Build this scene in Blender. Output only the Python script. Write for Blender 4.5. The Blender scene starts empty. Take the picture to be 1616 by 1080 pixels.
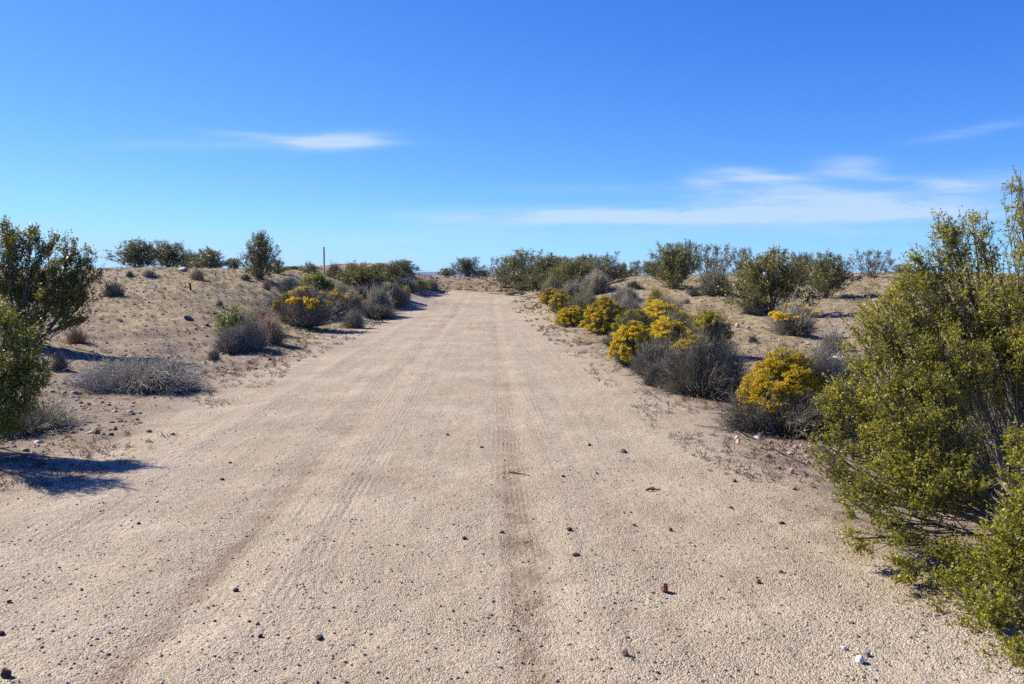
import bpy, math
import numpy as np

# ------------------------------------------------------------------ camera, sky, sun
scene = bpy.context.scene
F, CX, CY, HZ, CAMZ = 1300.0, 808.0, 540.0, 435.0, 1.6     # focal length and centre in pixels of a 1616 px wide frame
PITCH = math.atan((CY - HZ) / F)
cam_d = bpy.data.cameras.new("camera")
cam_d.sensor_width = 36.0
cam_d.lens = 36.0 * F / 1616.0
cam_d.clip_start = 0.05
cam_d.clip_end = 60000.0
cam = bpy.data.objects.new("camera", cam_d)
scene.collection.objects.link(cam)
cam.location = (0, 0, CAMZ)
cam.rotation_euler = (math.radians(90) - PITCH, 0, 0)
scene.camera = cam

SUN_EL = math.radians(37.0)
SUN_TO = np.array([-math.cos(math.radians(27)), math.sin(math.radians(27)), 0.0])      # horizontal direction to the sun
sd = bpy.data.lights.new("sun", 'SUN')
sd.energy = 5.0
sd.angle = math.radians(0.53)
sd.color = (1.0, 0.93, 0.82)
sun = bpy.data.objects.new("sun", sd)
scene.collection.objects.link(sun)
from mathutils import Vector
_s = Vector((SUN_TO[0] * math.cos(SUN_EL), SUN_TO[1] * math.cos(SUN_EL), math.sin(SUN_EL)))
sun.rotation_euler = _s.to_track_quat('Z', 'Y').to_euler()

scene.view_settings.view_transform = 'Standard'
scene.view_settings.look = 'None'
scene.view_settings.gamma = 1
scene.view_settings.exposure = 1.1
scene.render.engine = 'CYCLES'
scene.cycles.max_bounces = 6
scene.cycles.diffuse_bounces = 3
scene.cycles.transparent_max_bounces = 4
scene.cycles.volume_bounces = 0
scene.cycles.use_denoising = False


def pix_dir(px, py):
    a, b = (px - CX) / F, (CY - py) / F
    cp, sp = math.cos(PITCH), math.sin(PITCH)
    return np.array([a, cp + b * sp, -sp + b * cp])


world = bpy.data.worlds.new("World")
scene.world = world
world.use_nodes = True
wt = world.node_tree
wt.nodes.clear()


class NT:
    """tiny node builder"""
    def __init__(self, tree):
        self.t = tree

    def n(self, kind, **kw):
        nd = self.t.nodes.new(kind)
        for k, v in kw.items():
            if k.startswith('i_'):
                nd.inputs[int(k[2:])].default_value = v
            else:
                setattr(nd, k, v)
        return nd

    def l(self, a, b):
        self.t.links.new(a, b)

    def m(self, op, a, b=None, c=None, clamp=False):
        nd = self.t.nodes.new('ShaderNodeMath')
        nd.operation = op
        nd.use_clamp = clamp
        for i, v in enumerate((a, b, c)):
            if v is None:
                continue
            if isinstance(v, (int, float)):
                nd.inputs[i].default_value = v
            else:
                self.l(v, nd.inputs[i])
        return nd.outputs[0]

    def mix(self, f, a, b, mode='MIX'):
        nd = self.t.nodes.new('ShaderNodeMix')
        nd.data_type = 'RGBA'
        nd.blend_type = mode
        for i, v in ((0, f), (6, a), (7, b)):
            if isinstance(v, (int, float)):
                nd.inputs[i].default_value = v
            elif isinstance(v, (tuple, list)):
                nd.inputs[i].default_value = tuple(v) + (1.0,) * (4 - len(v))
            else:
                self.l(v, nd.inputs[i])
        return nd.outputs[2]

    def ramp(self, fac, stops):
        nd = self.t.nodes.new('ShaderNodeValToRGB')
        cr = nd.color_ramp
        while len(cr.elements) < len(stops):
            cr.elements.new(0.5)
        for e, (p, c) in zip(cr.elements, stops):
            e.position = p
            e.color = tuple(c) + (1.0,) if len(c) == 3 else c
        self.l(fac, nd.inputs[0])
        return nd.outputs[0]


W = NT(wt)
sky = W.n('ShaderNodeTexSky', sky_type='NISHITA')
sky.sun_disc = False
sky.sun_elevation = SUN_EL
sky.sun_rotation = math.atan2(SUN_TO[0], SUN_TO[1])
sky.altitude = 3000
sky.air_density = 0.7
sky.dust_density = 1.0
sky.ozone_density = 6.0
# camera-like colour response of the deep blue sky: one curve per channel of the sky radiance
spc = W.n('ShaderNodeSeparateColor')
W.l(sky.outputs[0], spc.inputs[0])
cbc = W.n('ShaderNodeCombineColor')
SKY_K = 1.0 / (0.12 * 2 ** scene.view_settings.exposure)
for ch, (k_, g_, o_, m_) in enumerate(((0.14, 1.0, -0.035, 0.50), (0.25, 0.78, -0.09, 0.80), (0.50, 0.45, 0.0, 1.12))):
    v_ = W.m('MULTIPLY_ADD', W.m('POWER', spc.outputs[ch], g_), k_ * SKY_K, o_ * SKY_K)
    v_ = W.m('SMOOTH_MIN', v_, m_ * SKY_K, 0.25 * SKY_K)
    W.l(W.m('MAXIMUM', v_, 0.02), cbc.inputs[ch])
tc = W.n('ShaderNodeTexCoord')
sx = W.n('ShaderNodeSeparateXYZ')
W.l(tc.outputs['Generated'], sx.inputs[0])
yy = W.m('MAXIMUM', sx.outputs[1], 0.02)
ca = W.m('DIVIDE', sx.outputs[0], yy)
cb = W.m('DIVIDE', sx.outputs[2], yy)
front = W.m('GREATER_THAN', sx.outputs[1], 0.05)
cmb = W.n('ShaderNodeCombineXYZ')
W.l(W.m('MULTIPLY', ca, 7.0), cmb.inputs[0])
W.l(W.m('MULTIPLY', cb, 60.0), cmb.inputs[1])
nz = W.n('ShaderNodeTexNoise')
nz.inputs['Scale'].default_value = 1.3
nz.inputs['Detail'].default_value = 7
nz.inputs['Roughness'].default_value = 0.62
nz.inputs['Distortion'].default_value = 0.5
W.l(cmb.outputs[0], nz.inputs['Vector'])
streak = W.ramp(nz.outputs[0], [(0.30, (0, 0, 0)), (0.72, (1, 1, 1))])
# thin cirrus: pixel x, y, half width, half height, slope, strength
CIRRUS = [(528, 223, 52, 9, -0.04, 0.9), (500, 226, 95, 5, 0.0, 0.28), (430, 218, 60, 5, 0.08, 0.5), (290, 228, 90, 7, 0, 0.15),
          (1160, 275, 42, 8, 0.03, 0.6), (1225, 284, 45, 8, 0.04, 0.6), (1110, 288, 22, 5, 0.1, 0.4), (1335, 265, 38, 11, -0.04, 0.62), (1375, 280, 50, 5, 0.1, 0.35), (1500, 291, 40, 9, 0.08, 0.6),
          (1590, 285, 60, 12, 0.0, 0.3), (1530, 208, 60, 6, -0.18, 0.24),
          (1010, 338, 230, 9, 0.0, 0.55), (990, 344, 190, 7, 0.0, 0.75), (1310, 321, 150, 15, 0.02, 0.75), (1380, 335, 120, 8, 0.0, 0.4), (1250, 342, 200, 8, 0.0, 0.5), (900, 348, 120, 5, 0.0, 0.25),
          (1500, 325, 120, 14, 0.02, 0.3), (720, 358, 90, 7, 0.0, 0.2), (610, 381, 60, 4, 0.0, 0.18),
          (1300, 365, 330, 9, 0.0, 0.22), (870, 375, 300, 9, 0, 0.14), (1150, 300, 240, 8, 0.0, 0.16)]
tot = None
for (px, py, wx, wy, sl, st) in CIRRUS:
    v = pix_dir(px, py)
    a0, b0 = v[0] / v[1], v[2] / v[1]
    da = W.m('SUBTRACT', ca, a0)
    g1 = W.m('POWER', W.m('MULTIPLY', da, F / wx * 0.8), 2.0)
    db = W.m('MULTIPLY', W.m('SUBTRACT', cb, W.m('MULTIPLY_ADD', da, -sl, b0)), F / wy * 0.8)
    g = W.m('EXPONENT', W.m('MULTIPLY', W.m('MULTIPLY_ADD', db, db, g1), -1.0))
    tot = W.m('MULTIPLY', g, st) if tot is None else W.m('MULTIPLY_ADD', g, st, tot)
cloud = W.m('MULTIPLY', W.m('MULTIPLY', tot, W.m('MULTIPLY_ADD', streak, 0.85, 0.18)), front, clamp=True)
cloud = W.m('SMOOTH_MIN', W.m('MULTIPLY', cloud, 1.5), 0.72, 0.2)
skyc = W.mix(cloud, cbc.outputs[0], (0.66 * SKY_K, 0.80 * SKY_K, 1.06 * SKY_K))
bg = W.n('ShaderNodeBackground')
bg.inputs['Strength'].default_value = 0.12
W.l(skyc, bg.inputs['Color'])
wo = W.n('ShaderNodeOutputWorld')
W.l(bg.outputs[0], wo.inputs['Surface'])
world.cycles.sampling_method = 'MANUAL'
world.cycles.sample_map_resolution = 512

# ------------------------------------------------------------------ noise and terrain
_perm = np.random.default_rng(7).permutation(4096)


def _hash(i, j):
    return _perm[(_perm[i & 4095] + j) & 4095] / 4096.0


def vnoise(x, y):
    x = np.asarray(x, float); y = np.asarray(y, float)
    i = np.floor(x).astype(np.int64); j = np.floor(y).astype(np.int64)
    u = x - i; v = y - j
    u = u * u * u * (u * (u * 6 - 15) + 10); v = v * v * v * (v * (v * 6 - 15) + 10)
    a = _hash(i, j); b = _hash(i + 1, j); c = _hash(i, j + 1); d = _hash(i + 1, j + 1)
    return (a + (b - a) * u) * (1 - v) + (c + (d - c) * u) * v - 0.5


def fbm(x, y, s, octv=4, g=0.5):
    t = 0; am = 1.0
    for o in range(octv):
        t = t + am * vnoise(x * s + 37.1 * o, y * s - 11.7 * o)
        am *= g; s *= 2.03
    return t


def sstep(a, b, v):
    t = np.clip((v - a) / (b - a), 0, 1)
    return t * t * (3 - 2 * t)


def at_depth(px, py, d):
    v = pix_dir(px, py)
    t = d / v[1]
    return np.array([v[0] * t, d, CAMZ + v[2] * t])


def roadL(y): return -3.65 - 0.052 * y
def roadR(y): return 2.62 - 0.05 * y + 0.9 * sstep(38, 56, y)


CP = []
for y in (0, 2, 4, 6, 9, 12, 16, 20, 25, 30, 36):
    for f in (0, 0.25, 0.5, 0.75, 1):
        CP.append((roadL(y) + (roadR(y) - roadL(y)) * f, y, 0.0))
for y, z in ((45, 0.16), (52, 0.3), (58, 0.45)):
    for f in (0, 0.33, 0.66, 1):
        CP.append((roadL(y) + (roadR(y) - roadL(y)) * f, y, z))
for (px, py, d) in [
        # end berm
        (700, 457, 60), (740, 458, 60), (780, 458, 60), (690, 440, 63), (730, 438, 64), (770, 438, 64), (810, 440, 62), (660, 439, 58),
        # left slope and plateau
        (60, 700, 7.8), (150, 640, 10), (105, 560, 14), (250, 560, 15), (330, 556, 16.5), (200, 500, 19), (330, 500, 19.5), (0, 510, 17),
        (150, 460, 23), (300, 460, 24), (60, 455, 24), (200, 430, 29), (300, 429, 30), (100, 431, 29), (0, 431, 29), (200, 427, 40), (320, 427, 40), (60, 427, 40),
        (415, 440, 30), (370, 434, 32), (430, 468, 27), (390, 490, 23.5), (385, 520, 20.5), (430, 525, 21.5), (485, 515, 25.5), (450, 500, 26),
        (455, 458, 30), (460, 436, 34), (530, 441, 36), (600, 441, 42), (520, 438, 42), (560, 465, 35), (625, 480, 45), (590, 480, 38), (620, 446, 50), (650, 452, 53),
        # right side
        (1190, 700, 7.85), (1450, 760, 6.5), (1616, 900, 4.6), (1420, 625, 11.5), (1330, 600, 13), (1322, 567, 15.7), (1600, 560, 15), (1500, 520, 20),
        (1255, 530, 20.5), (1120, 555, 17), (1060, 530, 21.5), (1215, 497, 26), (1150, 492, 27), (1100, 510, 24), (1300, 470, 31), (1400, 500, 25), (1400, 460, 34),
        (1060, 455, 34), (1120, 462, 32), (1000, 472, 31.5), (965, 478, 31), (960, 495, 28), (1010, 441, 37), (975, 450, 36), (1200, 440, 42), (1130, 440, 42), (1400, 436, 44),
        (1550, 436, 40), (870, 485, 41), (905, 470, 42), (905, 458, 48), (900, 440, 57), (955, 442, 46), (1000, 436, 60), (850, 441, 60), (1300, 434, 60), (1500, 434, 60)]:
    CP.append(tuple(at_depth(px, py, d)))
CP += [(-20, 14, 0.9), (-15, 5, .35), (-8, 3, .05), (-12, 9, .3), (-30, 25, 1.8), (-40, 50, 1.9), (-60, 20, 1.9), (-20, 60, 1.75), (-6, 75, 1.1), (5, 75, 1.2),
       (30, 60, 1.8), (8, 3, .05), (16, 8, .1), (25, 20, .4), (45, 30, 1.2), (60, 60, 1.8), (-4, 90, .9), (30, 95, 1.3), (-40, 95, 1.3),
       (0, -5, 0), (-4, -5, 0), (4, -5, 0), (-15, -10, .4), (15, -10, .3), (0, -30, 0), (-40, -30, 1), (40, -30, .8),
       (0, 150, 0.2), (-80, 150, .4), (80, 150, .4)]
CP = np.array(CP)


def _warp(x, y):
    r = np.sqrt(x * x + y * y + 9.0)
    th = np.arctan2(x, np.maximum(y, -1e9) + 0.0)
    return th * 2.2, np.log(r) * 1.6


_qx, _qy = _warp(CP[:, 0], CP[:, 1])
_D = np.sqrt((_qx[:, None] - _qx[None]) ** 2 + (_qy[:, None] - _qy[None]) ** 2 + 0.02 ** 2)
_Wt = np.linalg.solve(_D + np.eye(len(CP)) * 1e-3, CP[:, 2] - 0.6)


def macro(x, y):
    x = np.asarray(x, float); y = np.asarray(y, float)
    sh = x.shape
    xf = x.ravel(); yf = y.ravel()
    r = np.hypot(xf, yf)
    k = np.minimum(1.0, 150.0 / np.maximum(r, 1e-6))
    qx, qy = _warp(xf * k, yf * k)
    out = np.zeros_like(xf)
    for s in range(0, len(xf), 40000):
        e = s + 40000
        out[s:e] = np.sqrt((qx[s:e, None] - _qx[None]) ** 2 + (qy[s:e, None] - _qy[None]) ** 2 + 0.02 ** 2) @ _Wt + 0.6
    out = np.clip(out, -0.05, 2.4)
    far = sstep(90, 500, r)
    out = out * (1 - far) + far * (-6.0)
    return out.reshape(sh)


def road_mask(x, y):
    e = fbm(x, y, 0.45, 3) * 0.7
    w = 0.35 + 0.015 * np.abs(y)
    return sstep(roadL(y) - w, roadL(y) + w, x + e) * (1 - sstep(roadR(y) - w, roadR(y) + w, x + e * 0.7)) * (1 - sstep(56, 59, y))


def track_u(x, y):
    return x + 0.028 * y + 0.05 * fbm(0 * y, y, 0.12, 2)


def height(x, y):
    x = np.asarray(x, float); y = np.asarray(y, float)
    z = macro(x, y)
    rm = road_mask(x, y)
    r = np.hypot(x, y)
    rough = fbm(x, y, 0.5, 4, 0.55) * 0.14 + fbm(x + 90, y, 2.0, 4, 0.65) * 0.065
    rough = rough * (1 - sstep(100, 200, r)) * (0.35 + 0.65 * sstep(9, 20, y))
    z = z + rough * (1 - rm)
    z = z + 0.22 * np.exp(-((y - 61.5) / 1.6) ** 2) * sstep(-5.2, -3.2, x) * (1 - sstep(-1.5, 1.5, x)) * (1 + 0.8 * fbm(x, y, 0.6, 3))
    u = track_u(x, y)
    ruts = -0.011 * np.exp(-((u - 0.22) / 0.16) ** 2) - 0.010 * np.exp(-((u + 1.45) / 0.17) ** 2) \
        + 0.006 * np.exp(-((u - 0.52) / 0.13) ** 2) + 0.007 * np.exp(-((u + 1.78) / 0.13) ** 2) + 0.014 * np.exp(-((u + 2.75) / 0.16) ** 2) \
        + 0.006 * np.exp(-((u + 1.12) / 0.12) ** 2)
    z = z + rm * (ruts * (0.6 + 0.8 * (fbm(x, y, 0.6, 2) + 0.5)) + fbm(x, y, 1.6, 4, 0.55) * 0.012)
    return z


def ground(px, py):
    """the point of the ground seen at a pixel"""
    v = pix_dir(px, py)
    t = np.geomspace(1.5, 140, 1500)
    P = v[None] * t[:, None]
    z = CAMZ + P[:, 2]
    h = height(P[:, 0], P[:, 1])
    below = np.nonzero(z < h)[0]
    i = below[0] if len(below) else int(np.argmin(z - h))
    return np.array([P[i, 0], P[i, 1], h[i]])


# ------------------------------------------------------------------ mesh and object helpers
COL = scene.collection


def mesh_np(name, V, Fc, mats, mat_idx=None, smooth=False):
    """Fc: (n,k) array of faces that all have k corners"""
    me = bpy.data.meshes.new(name)
    V = np.ascontiguousarray(V, dtype=np.float32)
    Fc = np.ascontiguousarray(Fc, dtype=np.int32)
    n, k = Fc.shape
    me.vertices.add(len(V)); me.vertices.foreach_set('co', V.ravel())
    me.loops.add(n * k); me.loops.foreach_set('vertex_index', Fc.ravel())
    me.polygons.add(n)
    me.polygons.foreach_set('loop_start', np.arange(0, n * k, k, dtype=np.int32))
    me.polygons.foreach_set('loop_total', np.full(n, k, dtype=np.int32))
    if smooth:
        me.polygons.foreach_set('use_smooth', np.ones(n, dtype=bool))
    for m in mats:
        me.materials.append(m)
    if mat_idx is not None:
        me.polygons.foreach_set('material_index', np.asarray(mat_idx, dtype=np.int32))
    me.update(calc_edges=True)
    return me


def link(name, me, parent=None):
    o = bpy.data.objects.new(name, me)
    COL.objects.link(o)
    if parent is not None:
        o.parent = parent
    return o


def tag(o, label=None, cat=None, group=None, kind=None):
    if label: o['label'] = label
    if cat: o['category'] = cat
    if group: o['group'] = group
    if kind: o['kind'] = kind
    return o


def unit(a):
    return a / np.maximum(np.linalg.norm(a, axis=-1, keepdims=True), 1e-9)


def tubes(P, R, sides=3):
    """P (n,k,3) polylines, R (n,k) radii"""
    n, k, _ = P.shape
    T = np.empty_like(P)
    T[:, 1:-1] = P[:, 2:] - P[:, :-2]; T[:, 0] = P[:, 1] - P[:, 0]; T[:, -1] = P[:, -1] - P[:, -2]
    T = unit(T)
    ax = unit(P[:, -1] - P[:, 0])
    ref = np.where(np.abs(ax[:, 2:3]) > 0.8, np.array([[1.0, 0.13, 0]]), np.array([[0.1, 0.05, 1.0]]))[:, None, :]
    A = unit(np.cross(T, ref)); B = np.cross(T, A)
    ang = np.arange(sides) * 2 * math.pi / sides
    V = P[:, :, None, :] + R[:, :, None, None] * (np.cos(ang)[None, None, :, None] * A[:, :, None, :] + np.sin(ang)[None, None, :, None] * B[:, :, None, :])
    idx = np.arange(n * k * sides).reshape(n, k, sides)
    nx = np.roll(idx, -1, axis=2)
    Fc = np.stack([idx[:, :-1], nx[:, :-1], nx[:, 1:], idx[:, 1:]], axis=-1).reshape(-1, 4)
    return V.reshape(-1, 3), Fc


def bezier(p0, p1, p2, k):
    t = np.linspace(0, 1, k)[None, :, None]
    return (1 - t) ** 2 * p0[:, None] + 2 * t * (1 - t) * p1[:, None] + t * t * p2[:, None]


def leaves(C, L, Wd, rng, up=0.25):
    """diamond leaves at C with half length L and half width Wd"""
    n = len(C)
    a = unit(rng.normal(size=(n, 3)) + np.array([0, 0, up]))
    b = unit(np.cross(a, rng.normal(size=(n, 3))))
    L = np.broadcast_to(L, (n,))[:, None]; Wd = np.broadcast_to(Wd, (n,))[:, None]
    V = np.stack([C - a * L, C + b * Wd, C + a * L, C - b * Wd], axis=1).reshape(-1, 3)
    return V, np.arange(4 * n).reshape(n, 4)


def join(parts):
    Vs, Fs, off = [], [], 0
    for V, Fc in parts:
        Vs.append(V); Fs.append(Fc + off); off += len(V)
    return np.concatenate(Vs), np.concatenate(Fs)


def ball(rng, n, shell=0.35):
    d = unit(rng.normal(size=(n, 3)))
    return d * (shell + (1 - shell) * rng.random((n, 1))) ** 0.6


# ------------------------------------------------------------------ materials
def new_mat(name):
    m = bpy.data.materials.new(name)
    m.use_nodes = True
    m.node_tree.nodes.clear()
    t = NT(m.node_tree)
    out = t.n('ShaderNodeOutputMaterial')
    return m, t, out


def leaf_mat(name, stops, rough=0.5, transl=0.3, clump=3.0, spec=0.4):
    m, t, out = new_mat(name)
    geo = t.n('ShaderNodeNewGeometry')
    nz_ = t.n('ShaderNodeTexNoise'); nz_.inputs['Scale'].default_value = clump; nz_.inputs['Detail'].default_value = 3
    tcn = t.n('ShaderNodeTexCoord'); t.l(tcn.outputs['Object'], nz_.inputs['Vector'])
    oi = t.n('ShaderNodeObjectInfo')
    f = t.m('MULTIPLY_ADD', geo.outputs['Random Per Island'], 0.55, t.m('MULTIPLY_ADD', nz_.outputs[0], 1.1, -0.42))
    f = t.m('ADD', f, t.m('MULTIPLY_ADD', oi.outputs['Random'], 0.2, 0.0), clamp=True)
    c = t.ramp(f, stops)
    p = t.n('ShaderNodeBsdfPrincipled')
    t.l(c, p.inputs['Base Color']); p.inputs['Roughness'].default_value = rough
    p.inputs['Specular IOR Level'].default_value = spec
    tr = t.n('ShaderNodeBsdfTranslucent')
    t.l(t.mix(1.0, c, (1.25, 1.2, 0.6), 'MULTIPLY'), tr.inputs['Color'])
    mx = t.n('ShaderNodeMixShader'); mx.inputs[0].default_value = transl
    t.l(p.outputs[0], mx.inputs[1]); t.l(tr.outputs[0], mx.inputs[2]); t.l(mx.outputs[0], out.inputs['Surface'])
    return m


def plain_mat(name, stops, scale=20.0, rough=0.85, bump=0.0, island=0.5, spec=0.3):
    m, t, out = new_mat(name)
    geo = t.n('ShaderNodeNewGeometry')
    tcn = t.n('ShaderNodeTexCoord')
    nz_ = t.n('ShaderNodeTexNoise'); nz_.inputs['Scale'].default_value = scale; nz_.inputs['Detail'].default_value = 5
    t.l(tcn.outputs['Object'], nz_.inputs['Vector'])
    f = t.m('ADD', t.m('MULTIPLY', geo.outputs['Random Per Island'], island), t.m('MULTIPLY_ADD', nz_.outputs[0], 1.6 * (1 - island * 0.5), -0.45 * (1 - island * 0.5) - 0.1), clamp=True)
    p = t.n('ShaderNodeBsdfPrincipled')
    t.l(t.ramp(f, stops), p.inputs['Base Color']); p.inputs['Roughness'].default_value = rough
    p.inputs['Specular IOR Level'].default_value = spec
    if bump:
        b = t.n('ShaderNodeBump'); b.inputs['Distance'].default_value = bump; b.inputs['Strength'].default_value = 1
        t.l(nz_.outputs[0], b.inputs['Height']); t.l(b.outputs[0], p.inputs['Normal'])
    t.l(p.outputs[0], out.inputs['Surface'])
    return m


M_CREO = leaf_mat('creosote_leaf', [(0.0, (0.095, 0.10, 0.011)), (0.4, (0.24, 0.23, 0.017)), (0.8, (0.40, 0.36, 0.028)), (1.0, (0.54, 0.47, 0.07))], 0.5, 0.38, 2.5, 0.25)
M_CREOF = leaf_mat('far_creosote_leaf', [(0.0, (0.055, 0.06, 0.014)), (0.5, (0.125, 0.125, 0.024)), (1.0, (0.23, 0.205, 0.045))], 0.45, 0.3, 1.5)
M_CREOM = leaf_mat('mid_creosote_leaf', [(0.0, (0.06, 0.066, 0.010)), (0.5, (0.145, 0.145, 0.018)), (1.0, (0.27, 0.24, 0.03))], 0.45, 0.3, 2.0)
M_GREEN = leaf_mat('green_leaf', [(0.0, (0.065, 0.09, 0.010)), (0.5, (0.17, 0.21, 0.02)), (1.0, (0.36, 0.38, 0.05))], 0.5, 0.3, 2.5)
M_SAGE = leaf_mat('sage_leaf', [(0.0, (0.10, 0.105, 0.06)), (0.5, (0.2, 0.205, 0.125)), (1.0, (0.33, 0.33, 0.2))], 0.7, 0.2, 3, 0.2)
M_YEL = leaf_mat('yellow_flower', [(0.0, (0.27, 0.22, 0.02)), (0.35, (0.53, 0.405, 0.018)), (0.75, (0.72, 0.55, 0.025)), (1.0, (0.8, 0.66, 0.09))], 0.7, 0.3, 5, 0.15)
M_OCH = leaf_mat('ochre_flower', [(0.0, (0.22, 0.185, 0.02)), (0.4, (0.47, 0.35, 0.022)), (1.0, (0.68, 0.51, 0.05))], 0.7, 0.3, 4, 0.15)
M_OLIVE = leaf_mat('olive_yellow_flower', [(0.0, (0.2, 0.19, 0.03)), (0.5, (0.38, 0.34, 0.035)), (1.0, (0.6, 0.5, 0.05))], 0.7, 0.3, 4, 0.15)
M_WOOD = plain_mat('grey_branch_wood', [(0.0, (0.07, 0.055, 0.045)), (0.5, (0.17, 0.145, 0.12)), (1.0, (0.34, 0.31, 0.27))], 9)
M_DARKW = plain_mat('dark_branch_wood', [(0.0, (0.035, 0.026, 0.02)), (0.6, (0.085, 0.065, 0.05)), (1.0, (0.2, 0.165, 0.13))], 9)
M_CWOOD = plain_mat('creosote_wood', [(0.0, (0.05, 0.038, 0.026)), (0.6, (0.11, 0.085, 0.06)), (1.0, (0.3, 0.25, 0.2))], 9)
M_SILVER = plain_mat('silver_twig', [(0.0, (0.2, 0.175, 0.14)), (0.5, (0.38, 0.34, 0.28)), (1.0, (0.6, 0.55, 0.47))], 6, island=0.8)
M_SILVL = leaf_mat('silver_leaf', [(0.0, (0.2, 0.19, 0.14)), (0.5, (0.36, 0.34, 0.27)), (1.0, (0.55, 0.52, 0.42))], 0.7, 0.15, 3, 0.2)
M_TWIG = plain_mat('grey_dry_twig', [(0.0, (0.12, 0.105, 0.076)), (0.5, (0.28, 0.252, 0.185)), (1.0, (0.5, 0.445, 0.34))], 6, island=0.8)
M_TWIGD = plain_mat('dark_grey_dry_twig', [(0.0, (0.06, 0.054, 0.038)), (0.5, (0.155, 0.143, 0.104)), (1.0, (0.42, 0.375, 0.285))], 6, island=0.8)
M_TWIGG = plain_mat('grey_green_twig', [(0.0, (0.1, 0.09, 0.05)), (0.5, (0.22, 0.195, 0.11)), (1.0, (0.38, 0.33, 0.2))], 6, island=0.8)
M_TAN = plain_mat('tan_dry_twig', [(0.0, (0.18, 0.12, 0.075)), (0.5, (0.36, 0.26, 0.165)), (1.0, (0.54, 0.42, 0.28))], 6, island=0.8)
M_STRAW = plain_mat('straw_grass', [(0.0, (0.28, 0.21, 0.10)), (0.5, (0.46, 0.37, 0.19)), (1.0, (0.62, 0.53, 0.31))], 3, island=0.8)
M_MOSS = plain_mat('olive_weed', [(0.0, (0.10, 0.085, 0.03)), (0.5, (0.2, 0.17, 0.05)), (1.0, (0.36, 0.3, 0.1))], 3, island=0.8)
M_LITTER = plain_mat('brown_litter', [(0.0, (0.05, 0.036, 0.028)), (0.5, (0.12, 0.085, 0.06)), (1.0, (0.27, 0.2, 0.15))], 3, island=0.8)


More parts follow.
